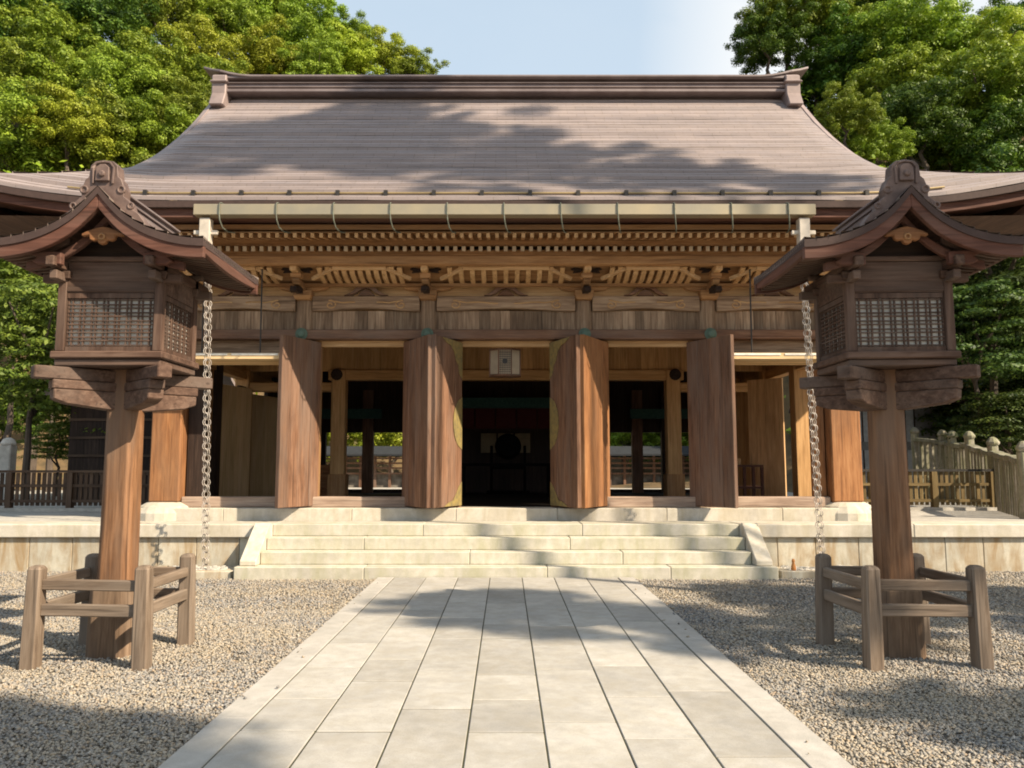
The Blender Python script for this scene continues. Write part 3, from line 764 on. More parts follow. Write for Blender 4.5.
# things inside the hall
c = (-.017, 13.3, 2.93)
t = thing('hanging_lantern', c, 'small white lattice lantern hanging in the central doorway', 'lantern')
g = MB(); oct_ = [(.20*math.cos(PI/8+PI/4*k)*1.0, .20*math.sin(PI/8+PI/4*k)) for k in range(8)]
g.prism([(c[0]+p[0]*1.35, c[1]+p[1]) for p in oct_], 'z', c[2]+.10, c[2]+.50); g.build('shade', plain('aged_paper', (.46, .37, .26), .8, sc=3), t)
g = MB()
for z in (.07, .5): g.prism([(c[0]+p[0]*1.44, c[1]+p[1]*1.06) for p in oct_], 'z', c[2]+z, c[2]+z+.03)
for p in oct_: g.box((c[0]+p[0]*1.36, c[1]+p[1]*1.02, c[2]+.3), (.022, .022, .40))
g.build('frame', W_HALL['z'], t)
g = MB()
for k in range(1, 6): g.bb(c[0]-.105+.035*k-.003, c[0]-.105+.035*k+.003, c[1]-.196, c[1]-.186, c[2]+.10, c[2]+.5)
for k in range(1, 11): g.bb(c[0]-.105, c[0]+.105, c[1]-.1955, c[1]-.1865, c[2]+.10+.036*k-.003, c[2]+.10+.036*k+.003)
g.build('lattice', W_DARK['z'], t)
g = MB(); g.lathe([(.045, 0), (.045, .006)], (0, 0, 0), 8); g.v = [(c[0]+p[0], c[1]-.199-p[2], c[2]+.31+p[1]) for p in g.v]; g.build('flower_crest', M_IRON, t)
g = MB(); g.tube([(c[0], c[1], c[2]+.5), (c[0], c[1], 4.26)], .008, 6); g.build('hanger', M_IRON, t)

p = (0.05, 18.9, .868)
t = thing('ceremonial_drum', p, 'round black drum silhouette on a stand deep inside the hall', 'drum')
g = MB(); g.lathe([(.24, -.25), (.30, -.12), (.31, 0), (.30, .12), (.24, .25)], (0, 0, 0), 22); g.v = [(p[0]+q[0], p[1]+q[2], 1.98+q[1]) for q in g.v]; g.build('drum_body', M_BLACK, t)
g = MB(); g.bb(p[0]-.42, p[0]-.36, p[1]-.05, p[1]+.05, .868, 2.0); g.bb(p[0]+.36, p[0]+.42, p[1]-.05, p[1]+.05, .868, 2.0); g.bb(p[0]-.5, p[0]+.5, p[1]-.2, p[1]+.2, .87, .95); g.bb(p[0]-.36, p[0]+.36, p[1]-.04, p[1]+.04, 1.45, 1.55); g.build('stand', M_BLACK, t)
p = (0, 17.2, .868)
t = thing('offering_table', p, 'long black lacquered offering table in the dark central doorway', 'table')
g = MB(); g.bb(-1.0, 1.0, 16.95, 17.45, 1.52, 1.58); g.build('tabletop', M_BLACK, t)
for x in (-.92, .92):
    for y in (17.0, 17.4):
        g = MB(); g.bb(x-.04, x+.04, y-.04, y+.04, .868, 1.52); g.build('leg', M_BLACK, t)
p = (4.45, 15.2, .868)
t = thing('wooden_rack', p, 'low reddish wooden rack standing in the right side bay', 'rack')
for z in (1.1, 1.5):
    g = MB(); g.bb(4.1, 4.8, 15.0, 15.4, z, z+.04); g.build('shelf', W_BARGE['x'], t)
for x in (4.12, 4.28, 4.45, 4.62, 4.78):
    g = MB(); g.bb(x-.025, x+.025, 15.01, 15.06, .868, 1.498); g.build('upright', W_BARGE['z'], t)
g = MB(); g.bb(4.12, 4.4, 15.06, 15.35, 1.545, 1.66); g.build('box', W_LIGHT['x'], t)
p = (-4.12, 17.6, .868)
t = thing('wooden_steps', p, 'short flight of bare wooden steps inside the left bay', 'steps')
for k in range(4):
    g = MB(); g.bb(-4.5, -3.75, 17.2+.25*k, 18.3, .868+.17*k, .868+.17*(k+1)-.002); g.build('step', W_ORANGE['x'], t, bevel=.008)

# rain chains
def chain(x, x_bot, label):
    z = 4.36; y0 = 11.05; i = 0
    t = MB()
    while z > .10:
        f = (4.36-z)/4.3; xx = x + (x_bot-x)*f; y = y0+.12*f
        a = .5 if i % 2 else -.5; s = .040
        for q in (-1, 1):
            t.torus((xx + q*.013, y, z), s, .0058, (math.cos(a), math.sin(a), 0), (0, 0, 1), 10, 5, 1.25)
        z -= .083; i += 1
    solo(t, 'rain_chain', M_CHAIN, (x_bot, y0+.12, .1), label, 'rain chain', smooth=True)
chain(-4.20, -4.12, 'linked metal rain chain hanging to the left drain basin')
chain(4.19, 4.34, 'linked metal rain chain hanging to the right drain basin')

# ------------------------------------------------------------------ wooden lanterns
def make_lantern(px, py, label):
    t = thing('wooden_lantern', (px, py, 0), label, 'lantern', 'tall wooden lanterns flanking the path')
    X = lambda a: px+a
    Yv = lambda a: py+a
    # pole: square with broad chamfers, thicker foot
    def octo(w, c, z): return [(X(a*w if abs(a) > .5 else a*2*(w-c)), Yv(b_*w if abs(b_) > .5 else b_*2*(w-c)), z) for a, b_ in ((1, -.5), (1, .5), (.5, 1), (-.5, 1), (-1, .5), (-1, -.5), (-.5, -1), (.5, -1))]
    g = MB(); g.rings([octo(.130, .042, 0.0), octo(.117, .038, 2.35)]); g.build('pole', W_POLE, t, bevel=.006)
    g = MB(); g.rings([octo(.172, .05, -.02), octo(.165, .05, .53), octo(.136, .044, .545)]); g.build('pole_foot', W_FOOT, t, bevel=.006)
    # crossed bracket arms
    for sg_ in (1, -1):
        d = Vector((.735, sg_*.68, 0)).normalized(); nn = Vector((-d.y, d.x, 0))
        zo = 0 if sg_ > 0 else .002
        g = MB()
        def sec(poly, w):
            k = len(poly); vs = []
            for e in (-w/2, w/2):
                for a, z in poly: q = d*a + nn*e; vs.append((X(q.x), Yv(q.y), z+zo))
            g.add(vs, [tuple(range(k)), tuple(range(2*k-1, k-1, -1))] + [(i, i+k, (i+1) % k+k, (i+1) % k) for i in range(k)])
        sec([(-.70, 2.285), (-.70, 2.185), (.70, 2.185), (.70, 2.285)], .115)
        sec([(-.57, 2.183), (-.57, 2.11), (.57, 2.11), (.57, 2.183)], .13)
        sec([(-.56, 2.108), (-.555, 2.03), (-.46, 1.995), (-.15, 1.96), (.15, 1.96), (.46, 1.995), (.555, 2.03), (.56, 2.108)], .125)
        g.build('bracket_arm', W_LAN['x'], t, bevel=.008)
    # box
    g = MB(); g.bb(X(-.42), X(.42), Yv(-.36), Yv(.36), 2.292, 2.35); g.bb(X(-.445), X(.445), Yv(-.385), Yv(.385), 2.352, 2.41); g.build('base_frame', W_LAN['x'], t, bevel=.01)
    for a in (-1, 1):
        for b_ in (-1, 1):
            g = MB(); g.bb(X(a*.385-.035), X(a*.385+.035), Yv(b_*.325-.035), Yv(b_*.325+.035), 2.412, 3.14); g.build('corner_post', W_LAN['z'], t, bevel=.006)
    def lattice(ax, s_):
        g = MB(); hw = .345 if ax == 'x' else .285; z0, z1 = 2.43, 2.86
        off = s_*(.325 if ax == 'x' else .385)
        def bx(u0, u1, z0_, z1_, d0, d1):
            if ax == 'x': g.bb(X(u0), X(u1), Yv(off+d0), Yv(off+d1), z0_, z1_)
            else: g.bb(X(off+d0), X(off+d1), Yv(u0), Yv(u1), z0_, z1_)
        bx(-hw, hw, z0-.02, z0+.02, -.02, .02); bx(-hw, hw, z1-.02, z1+.02, -.02, .02)
        n = 7 if ax == 'x' else 6
        for k in range(n+1):
            for e in (-.016, .016):
                u = -hw+.02+(2*hw-.04)*k/n+e
                if abs(u) < hw: bx(u-.0055, u+.0055, z0+.02, z1-.02, -.006, .006)
        for k in range(7):
            for e in (-.014, .014):
                z = z0+.018 + (z1-z0-.036)*k/6+e
                if z0+.02 < z < z1-.02: bx(-hw, hw, z-.005, z+.005, -.009, .003)
        lt = g.build('lattice_window', W_LAN['z'], t)
        g = MB()
        if ax == 'x': g.bb(X(-hw), X(hw), Yv(off-s_*.014), Yv(off-s_*.009), z0, z1)
        else: g.bb(X(off-s_*.014), X(off-s_*.009), Yv(-hw), Yv(hw), z0, z1)
        g.build('paper_pane', M_PAPER, lt)
    for s_ in (-1, 1): lattice('x', s_); lattice('y', s_)
    g = MB()
    for s_ in (-1, 1):
        g.bb(X(-.349), X(.349), Yv(s_*.325-.022), Yv(s_*.325+.022), 2.885, 3.13); g.bb(X(s_*.385-.022), X(s_*.385+.022), Yv(-.289), Yv(.289), 2.885, 3.13)
    g.bb(X(-.349), X(.349), Yv(-.355), Yv(-.348), 2.895, 2.93)
    g.build('head_panel', W_LAN['x'], t)
    for z, e, s_ in ((3.0, .50, 1),):
        for a in (-1, 1):
            g = MB(); g.bb(X(a*.385-.035), X(a*.385+.035), Yv(-.56), Yv(.60), 3.055, 3.135); g.build('purlin', W_LAN['y'], t, bevel=.008)
            for b_ in (-1, 1):
                g = MB(); g.box((X(a*.385), Yv(b_*.325), 3.02), (.12, .12, .06), 0, 0, 1.2); g.box((X(a*.47), Yv(b_*.325), 3.0), (.16, .06, .07)); g.box((X(a*.385), Yv(b_*.42), 3.0), (.06, .16, .07))
                g.build('bracket_block', W_LAN['x'], t, bevel=.006)
    for b_ in (-1, 1):
        g = MB(); g.bb(X(-.47), X(.47), Yv(b_*.325-.03), Yv(b_*.325+.03), 3.137, 3.18); g.build('tie_beam', W_LAN['x'], t, bevel=.008)
    # roof
    gx = [0, .05, .10, .15, .21, .3, .4, .5, .6, .7, .8, .84]; gz = [3.628, 3.568, 3.512, 3.460, 3.410, 3.350, 3.300, 3.264, 3.238, 3.222, 3.216, 3.216]
    def zr(a): return float(np.interp(abs(a), gx, gz))
    y0, y1 = -.64, .74
    def flare(b_): return .035*abs(2*(b_-y0)/(y1-y0)-1)**2
    g = MB(); nc = 9
    for s_ in (-1, 1):
        for i in range(nc):
            a0, a1 = .83*(1-i/nc), .83*(1-(i+1)/nc); rows = []
            for a, up in ((a0, -.02), (a0, .014), (a1, 0)):
                rows.append([(X(s_*a), Yv(y0+(y1-y0)*k/12), zr(a)+flare(y0+(y1-y0)*k/12)+up) for k in range(13)])
            g.rings(rows, closed=False)
    rf = g.build('roof', M_SHIN_S, t)
    g = MB()
    aa = [k/20*.83 for k in range(21)]
    for s_ in (-1, 1):                     # thick shingle slab below the courses
        rs = [[(X(s_*a), Yv(y0+.003), zr(a)+.03), (X(s_*a), Yv(y1-.003), zr(a)+.03), (X(s_*a), Yv(y1-.003), zr(a)-.03), (X(s_*a), Yv(y0+.003), zr(a)-.03)] for a in aa]
        g.rings(rs)
    g.build('shingle_edge', M_EDGE, rf)
    for s_ in (-1, 1):
        g = MB()
        rs = [[(X(s_*a), Yv(y0+.02), zr(a)-.032), (X(s_*a), Yv(y1-.02), zr(a)-.032), (X(s_*a), Yv(y1-.02), zr(a)-.055), (X(s_*a), Yv(y0+.02), zr(a)-.055)] for a in aa if a < .82]
        g.rings(rs); g.build('soffit', W_SOFFIT['y'], rf)
        g = MB()
        rs = []
        for a in aa: rs.append([(X(s_*a), Yv(y0+.015), zr(a)-.020), (X(s_*a), Yv(y0+.065), zr(a)-.020), (X(s_*a), Yv(y0+.065), zr(a)-.115-.02*(1-a)), (X(s_*a), Yv(y0+.015), zr(a)-.115-.02*(1-a))])
        g.rings(rs); g.build('bargeboard', W_BARGE['x'], t, bevel=.005)
        g = MB(); rs = []
        for a in aa: rs.append([(X(s_*a), Yv(y1-.065), zr(a)-.020), (X(s_*a), Yv(y1-.015), zr(a)-.020), (X(s_*a), Yv(y1-.015), zr(a)-.115), (X(s_*a), Yv(y1-.065), zr(a)-.115)])
        g.rings(rs); g.build('bargeboard', W_BARGE['x'], t)
        g = MB(); rs = []                   # eave board along the low edge
        for k in range(9):
            b_ = y0+.02+(y1-y0-.04)*k/8; z = zr(.83)+flare(b_); rs.append([(X(s_*.83), Yv(b_), z-.022), (X(s_*.78), Yv(b_), z-.022), (X(s_*.78), Yv(b_), z-.10), (X(s_*.82), Yv(b_), z-.10)])
        g.rings(rs); g.build('eave_board', W_BARGE['y'], t, bevel=.004)
        for k in range(15):                 # rafters under the eave
            b_ = y0+.10+(y1-y0-.2)*k/14; aq = [.30, .42, .55, .68, .79]; g = MB()
            g.rings([[(X(s_*a), Yv(b_-.017), zr(a)-.056), (X(s_*a), Yv(b_+.017), zr(a)-.056), (X(s_*a), Yv(b_+.017), zr(a)-.098), (X(s_*a), Yv(b_-.017), zr(a)-.098)] for a in aq])
            g.build('rafter', W_LAN['x'], t)
    # inner gable arch and pendant
    g = MB()
    up = [(X(a), zr(a)-.13) for a in [k/10*.62 for k in range(-10, 11)]]; lo_ = [(X(a), zr(a)-.20) for a in [k/10*.62 for k in range(10, -11, -1)]]
    g.prism(up+lo_, 'y', Yv(-.47), Yv(-.42)); g.build('gable_arch', W_BARGE['x'], t, bevel=.006)
    g = MB(); g.bb(X(-.36), X(.36), Yv(-.30), Yv(-.27), 3.14, 3.25); g.prism([(X(-.34), 3.24), (X(-.18), 3.36), (X(0), 3.56), (X(.18), 3.36), (X(.34), 3.24)], 'y', Yv(-.302), Yv(-.268)); g.build('gable_wall', W_DARK['x'], t)
    g = MB()
    half = [(0, -.13), (.035, -.12), (.05, -.085), (.085, -.10), (.125, -.08), (.13, -.045), (.20, -.055), (.21, -.03), (.15, 0), (.06, .03), (0, .04)]
    pts = half + [(-a, b_) for a, b_ in reversed(half[1:-1])]
    g.prism([(X(a*.8), 3.335+b_*.85) for a, b_ in pts], 'y', Yv(-.535), Yv(-.495))
    pd = g.build('gable_pendant', W_ORANGE['x'], t, bevel=.008)
    g = MB(); g.torus((X(0), Yv(-.54), 3.285), .022, .009, (1, 0, 0), (0, 0, 1), 12, 6); g.build('rosette', W_FRIEZE['x'], pd, smooth=True)
    for s_ in (-1, 1):
        g = MB(); g.prism([(X(s_*a), z) for a, z in [(.32, 3.07), (.50, 3.07), (.55, 3.10), (.51, 3.13), (.57, 3.155), (.46, 3.18), (.32, 3.17)]], 'y', Yv(-.52), Yv(-.46)); g.build('carved_nose', W_BARGE['x'], t, bevel=.008)
    # ridge
    g = MB()
    for z0, z1, hw in ((3.57, 3.645, .05), (3.645, 3.665, .068), (3.665, 3.70, .045), (3.70, 3.72, .072)):
        g.bb(X(-hw), X(hw), Yv(-.46), Yv(.76), z0+.0005, z1-.0005)
    g.tube([(X(0), Yv(-.46), 3.73), (X(0), Yv(.76), 3.73)], .034, 8)
    rg = g.build('ridge', M_RIDGE, t, bevel=.004)
    g = MB()                               # ridge-end ornament with scrolled feet
    half = [(0, 3.895), (.07, 3.885), (.105, 3.85), (.115, 3.76), (.14, 3.74), (.17, 3.66), (.165, 3.60), (.215, 3.56), (.235, 3.50), (.285, 3.465), (.33, 3.405), (.37, 3.34), (.30, 3.352), (.22, 3.408), (.1, 3.51), (0, 3.62)]
    pts = half + [(-a, b_) for a, b_ in reversed(half[1:-1])]
    g.prism([(X(a), z) for a, z in pts], 'y', Yv(-.56), Yv(-.45))
    inn = [(-.055, 3.72), (-.05, 3.83), (-.02, 3.855), (.02, 3.855), (.05, 3.83), (.055, 3.72)]
    g.prism([(X(a), z) for a, z in inn], 'y', Yv(-.585), Yv(-.561)); g.lathe([(.03, 0), (.02, .018)], (0, 0, 0), 10)
    g.v[-20:] = [(X(p[0]), Yv(-.585)-p[2], 3.775+p[1]) for p in g.v[-20:]]
    for s_ in (-1, 1):
        g.torus((X(s_*.145), Yv(-.56), 3.655), .026, .012, (1, 0, 0), (0, 0, 1), 12, 6); g.torus((X(s_*.225), Yv(-.56), 3.525), .022, .010, (1, 0, 0), (0, 0, 1), 12, 6)
        g.tube([(X(s_*.075), Yv(-.565), 3.70), (X(s_*.08), Yv(-.565), 3.83), (X(s_*.05), Yv(-.565), 3.87), (X(0), Yv(-.565), 3.878)], .012, 6)
    g.build('ridge_ornament', M_ORN, rg, bevel=.008)
    return t
lan = make_lantern(-3.15, 6.62, 'sunlit tall wooden lantern on a pole left of the path')
lan2 = copy_tree(lan); lan2.location = (3.15, 6.62, 0); lan2.rotation_euler = (R(.4), R(-.3), R(-1.5)); lan2['label'] = 'shaded tall wooden lantern on a pole right of the path'

def make_guard(px, py, label):
    t = thing('post_railing', (px, py, 0), label, 'railing', 'low railings round the lantern poles')
    h = .415; rr = random.Random(3)
    for a in (-1, 1):
        for b_ in (-1, 1):
            g = MB(); w0, w1 = .060, .053; ox, oy = px+a*h, py+b_*h; lx = -a*.012
            def sq(w, z, dx): return [(ox+dx+i*w, oy+j*w, z) for i, j in ((-1, -1), (1, -1), (1, 1), (-1, 1))]
            g.rings([sq(w0, -.03, 0), sq(w0*.97, .35, lx*.5), sq(w1, .735, lx), sq(w1*.72, .762, lx)])
            g.build('post', W_POST['z'], t, bevel=.012)
    for z0, z1 in ((.575, .655), (.385, .475)):
        for s_ in (-1, 1):
            g = MB(); g.beam((px-h+.06, py+s_*h, (z0+z1)/2+.006), (px+h-.06, py+s_*h, (z0+z1)/2-.006), .045, z1-z0); g.build('rail', W_POST['x'], t, bevel=.008)
            g = MB(); g.beam((px+s_*h, py-h+.06, (z0+z1)/2), (px+s_*h, py+h-.06, (z0+z1)/2), .045, z1-z0); g.build('rail', W_POST['y'], t, bevel=.008)
    return t
gd = make_guard(-3.13, 6.56, 'low square post and rail guard round the left lantern pole')
gd2 = copy_tree(gd); gd2.location = (3.13, 6.56, 0); gd2.rotation_euler.z = R(2); gd2['label'] = 'low square post and rail guard round the right lantern pole'

# ------------------------------------------------------------------ fences, side buildings
def slat_fence(x0, x1, y, z0, z1, wd, label, sp=.10, w_=.06):
    t = thing('slat_fence', ((x0+x1)/2, y, z0), label, 'fence')
    g = MB(); x = x0
    while x < x1: g.bb(x, x+w_, y-.012, y+.012, z0+.10, z1-.05); x += sp
    g.build('slats', wd['z'], t)
    for z in (z0+.16, z1-.32, ):
        g = MB(); g.bb(x0, x1, y-.05, y-.014, z, z+.055); g.build('rail', wd['x'], t)
    g = MB(); g.bb(x0-.05, x1+.05, y-.06, y+.06, z1-.045, z1); g.build('top_rail', M_IRON if wd is W_FENCE2 else wd['x'], t)
    n = max(2, int((x1-x0)/1.1))
    for k in range(n+1):
        xx = x0+(x1-x0)*k/n; g = MB(); g.bb(xx-.05, xx+.05, y-.075, y+.045, z0, z1-.047); g.build('post', wd['z'], t)
    g = MB(); g.bb(x0-.1, x1+.1, y-.1, y+.1, z0-.03, z0+.06); g.build('kerb_stone', ST_PALE, t)
slat_fence(-14, -5.95, 15.3, .67, 1.44, W_FENCE, 'dark brown wooden slat fence left of the hall')
slat_fence(6.0, 9.40, 15.6, .67, 1.46, W_FENCE2, 'mossy yellow-brown slat fence right of the hall')

t = thing('stone_fence', (9.4, 16.5, .67), 'mossy stone fence with capped posts on the right terrace', 'fence')
spots = [(8.38, 13.0, 1.86), (9.56, 15.75, 2.03), (10.12, 17.5, 2.22), (10.58, 19.0, 2.30), (11.0, 20.2, 2.38), (10.92, 21.4, 2.50)]
rf_ = random.Random(4)
for i, (x, y, zt) in enumerate(spots):
    g = MB(); w_ = .17
    g.rings([[(x+a*w_*.5*q+dx, y+b_*w_*.5*q, z) for a, b_ in ((-1, -1), (1, -1), (1, 1), (-1, 1))] for z, q, dx in ((.6, 1.1, 0), (1.2, .95, .01), (zt-.10, .9, -.01))])
    pp = g.build('post', ST_MOSS, t, bevel=.02)
    g = MB(); g.lathe([(.085, 0), (.115+rf_.uniform(0, .02), .02), (.12, .07), (.085, .12), (.06, .15), (.02, .17)], (x, y, zt-.11), 9, 0, rf_.uniform(0, 1)); g.build('cap', ST_MOSS, pp, bevel=.02)
for (x, y, zt), (x2, y2, zt2) in zip(spots[:-1], spots[1:]):
    g = MB(); L = math.hypot(x2-x, y2-y); n = max(3, int(L/.23)); an = math.atan2(y2-y, x2-x)
    for k in range(1, n):
        f = k/n; h_ = zt-.30+(zt2-zt)*f+rf_.uniform(-.05, .05); g.box((x+(x2-x)*f, y+(y2-y)*f, (.6+h_)/2), (rf_.uniform(.10, .14), .10, h_-.6), an+rf_.uniform(-.1, .1), 0, rf_.uniform(.8, 1))
    for k in range(int(L/.6)+1):
        f0, f1 = k/(int(L/.6)+1), (k+.97)/(int(L/.6)+1); dz = rf_.uniform(-.02, .02)
        g.beam((x+(x2-x)*f0, y+(y2-y)*f0, zt-.27+(zt2-zt)*f0+dz), (x+(x2-x)*f1, y+(y2-y)*f1, zt-.27+(zt2-zt)*f1+dz), .19, .09)
    g.build('stone_pickets', ST_MOSS, t, bevel=.012)
t = thing('stone_fence', (-11.2, 17.5, .67), 'pale grey stone posts at the left edge behind the slat fence', 'fence')
for k in range(5):
    x = -12.6+.42*k; g = MB(); g.box((x, 17.6, 1.32), (.26, .26, 1.3)); g.lathe([(.14, 0), (.17, .04), (.12, .14), (.04, .18)], (x, 17.6, 1.96), 8); g.build('post', ST_PALE, t, bevel=.02)
for k in range(2):
    g = MB(); g.bb(-12.7, -10.8, 17.56, 17.64, 1.0+.5*k, 1.12+.5*k); g.build('rail', ST_PALE, t)

t = thing('side_building', (-9.6, 21, .67), 'dark plank outbuilding behind the slat fence left of the hall', 'building')
g = MB()
for k in range(14): g.bb(-10.9+.19*k, -10.9+.19*k+.186, 20.0, 20.06, .67, 3.4)
g.bb(-10.9, -10.84, 20.07, 24, .67, 3.4); g.bb(-8.3, -8.24, 20.07, 24, .67, 3.4); g.build('wall', W_DARK['z'], t)
g = MB(); g.prism([(19.5, 3.35), (22, 4.5), (24.5, 3.35), (24.5, 3.25), (22, 4.38), (19.5, 3.25)], 'x', -11.3, -7.9); g.build('roof', M_SHIN, t)
g = MB()
for z in (1.3, 1.75, 2.2, 2.65): g.bb(-10.92, -8.22, 19.96, 19.998, z, z+.06)
g.build('batten', W_FENCE['x'], t)
t = thing('storehouse', (11.5, 24.5, .67), 'grey panelled storehouse glimpsed right of the hall', 'building')
g = MB(); g.bb(10.3, 13.0, 24.0, 27, .67, 3.5); g.build('wall', plain('grey_panel', (.20, .20, .20), .7), t)
g = MB(); g.prism([(23.3, 3.45), (25.5, 4.4), (27.7, 3.45), (27.7, 3.35), (25.5, 4.3), (23.3, 3.35)], 'x', 9.8, 13.5); g.build('roof', M_EDGE, t)
for z in (1.0, 2.25):
    for x in (10.42, 11.06, 11.7):
        g = MB(); g.bb(x, x+.52, 23.975, 23.998, z, z+1.0)
        wn = g.build('window', plain('grey_glass', (.42, .44, .46), .25), t)
        g = MB(); g.bb(x-.04, x, 23.96, 23.998, z-.04, z+1.04); g.bb(x+.52, x+.56, 23.96, 23.998, z-.04, z+1.04); g.bb(x+.24, x+.28, 23.962, 23.974, z, z+1.0); g.build('frame', W_DARK['z'], wn)
# rear gallery seen through the hall
t = thing('rear_gallery', (0, 33, .67), 'low tiled gallery and lattice fence seen through the hall', 'building')
g = MB(); g.bb(-12, 12, 33, 33.1, .67, 1.2); g.build('wall', plain('plaster', (.20, .18, .15), .8, sc=3, c2=(.07, .06, .05)), t)
g = MB()
for k in range(40): g.bb(-12+.6*k, -12+.6*k+.10, 32.85, 32.97, .67, 1.98)
for z in (1.2, 1.42, 1.62, 1.82): g.bb(-12, 12, 32.84, 32.98, z, z+.07)
g.build('lattice', W_HALL['z'], t)
g = MB(); g.prism([(32.2, 2.02), (34, 2.38), (36, 2.02), (36, 1.95), (34, 2.27), (32.2, 1.95)], 'x', -13, 13); g.build('roof', plain('grey_tile', (.035, .038, .042), .9, 0, .1, sc=4), t)

# ------------------------------------------------------------------ trees
def crown_mesh(name, seed, mat, puffs, n_leaf, leaf, squash=1.0, layered=False, hmul=1.0):
    r = np.random.default_rng(seed); C = []; RR = []
    if layered:
        for k in range(puffs):
            z = -.85 + 1.75*k/puffs; a = k*2.4 + r.uniform(-.4, .4); rad = (1-.45*max(0, z))*r.uniform(.25, .85)
            C.append((rad*math.cos(a), rad*math.sin(a), z)); RR.append(r.uniform(.30, .46))
    else:
        for k in range(puffs):
            f = (k+.5)/puffs; z = 1-1.7*f; a = k*2.39996 + r.uniform(-.5, .5)
            q = math.sqrt(max(0, 1-z*z)); rad = r.uniform(.42, 1.0)*(1+.22*math.sin(2*a+seed)*math.cos(3*z+seed))
            C.append((q*math.cos(a)*rad, q*math.sin(a)*rad, z*rad*squash)); RR.append(r.uniform(.085, .215))
        for k in range(5): C.append(tuple(r.uniform(-.3, .3, 3))); RR.append(.33)
    C = np.array(C); RR = np.array(RR)
    w_ = RR**2; idx = r.choice(len(C), n_leaf, p=w_/w_.sum())
    d = r.normal(0, 1, (n_leaf, 3)); d /= np.linalg.norm(d, axis=1, keepdims=True)
    if not layered: d[:, 2] = np.where((d[:, 2] < -.2) & (r.random(n_leaf) < .6), -d[:, 2], d[:, 2])
    rad = RR[idx]*(r.random(n_leaf)**.35)*(1+.12*r.normal(0, 1, n_leaf))
    flat = np.array([1, 1, .20 if layered else .82])
    P_ = C[idx] + d*rad[:, None]*flat
    if layered: P_[:, 2] -= .10*(np.hypot(d[:, 0], d[:, 1])*rad/.4)**2
    nr = d*np.array([1, 1, 2.0 if layered else 1])*1.2 + r.normal(0, .42, (n_leaf, 3)) + np.array([0, 0, .3]); nr /= np.linalg.norm(nr, axis=1, keepdims=True)
    t0 = r.normal(0, 1, (n_leaf, 3)); t1 = np.cross(nr, t0); t1 /= np.linalg.norm(t1, axis=1, keepdims=True); t2 = np.cross(nr, t1)
    L = leaf*r.uniform(.6, 1.35, n_leaf)[:, None]; B = L*r.uniform(.38, .62, n_leaf)[:, None]
    V = np.stack([P_-t1*L, P_+t2*B+nr*L*.12, P_+t1*L, P_-t2*B+nr*L*.12], 1).reshape(-1, 3)
    F = np.arange(n_leaf*4).reshape(-1, 4)
    return np_mesh(name, V, F, mat)
def trunk_mesh(seed, mat, h=1.0, r0=.05, lim=4):
    rr = random.Random(seed); g = MB()
    pts = [(rr.uniform(-.03, .03)*k, rr.uniform(-.03, .03)*k, h*k/6) for k in range(7)]
    g.tube(pts, [r0*(1-.11*k) for k in range(7)], 8)
    for i in range(lim):
        k = rr.randint(3, 5); a = rr.uniform(0, 2*PI); b0 = Vector(pts[k]); L = h*rr.uniform(.25, .42)
        g.tube([b0, b0+Vector((math.cos(a)*L*.5, math.sin(a)*L*.5, L*.35)), b0+Vector((math.cos(a)*L, math.sin(a)*L, L*.8))], [r0*.45, r0*.3, r0*.12], 6)
    me = bpy.data.meshes.new('trunk'); me.from_pydata(g.v, [], g.f); me.materials.append(mat); return me
KIND = {}
def kind(k, mats, n, puffs, leaves, leaf, **kw): KIND[k] = [crown_mesh('crown', 100+sum(map(ord, k))+i, mats, puffs, leaves, leaf, **kw) for i in range(n)]
kind('mid', F_MID, 3, 100, 32000, .0255); kind('yel', F_YEL, 2, 100, 32000, .025); kind('olv', F_OLV, 3, 100, 32000, .0255)
kind('dark', F_DARK, 3, 100, 32000, .0255); kind('lay', F_LAYER, 2, 44, 15000, .034, layered=True); kind('dlay', F_FEATH, 2, 46, 17000, .034, layered=True)
TR = [trunk_mesh(i, M_BARK) for i in range(4)]; TBARE = trunk_mesh(31, M_BARK, 1.0, .04, 0); TRP = [trunk_mesh(20, M_BARK_P, 1.0, .045)]
bases = []
cnt = {}
def tree(k, c, R_, label, group=None, trunk=None, th=None, zs=1.0, name='tree', rz=None, thin=False):
    i = cnt.get(k, 0); cnt[k] = i+1
    h = th if th else R_*1.5
    z0 = c[2]-h
    t = thing(name, (c[0], c[1], z0), label, 'tree', group)
    t.rotation_euler.z = rz if rz is not None else random.uniform(0, 6.28)
    cr = bpy.data.objects.new('crown', KIND[k][i % len(KIND[k])]); col.objects.link(cr); cr.parent = t
    cr.location = (0, 0, h); cr.scale = (R_, R_, R_*zs)
    tk = bpy.data.objects.new('trunk', TBARE if thin else (trunk or TR[i % 4])); col.objects.link(tk); tk.parent = t
    tw = R_*1.3 if thin else max(R_*1.2, h*.35)
    tk.scale = (tw, tw, h*1.05)
    bases.append((c[0], c[1], z0)); return t
def hill(k, u, v, r, Y, label=None, group=None, zs=.92, name='broadleaf_tree'):
    p = at(u, v, Y); R_ = r/800*Y*1.22
    return tree(k, p, R_, label, group, zs=zs, name=name)
GL = 'trees on the left hillside'
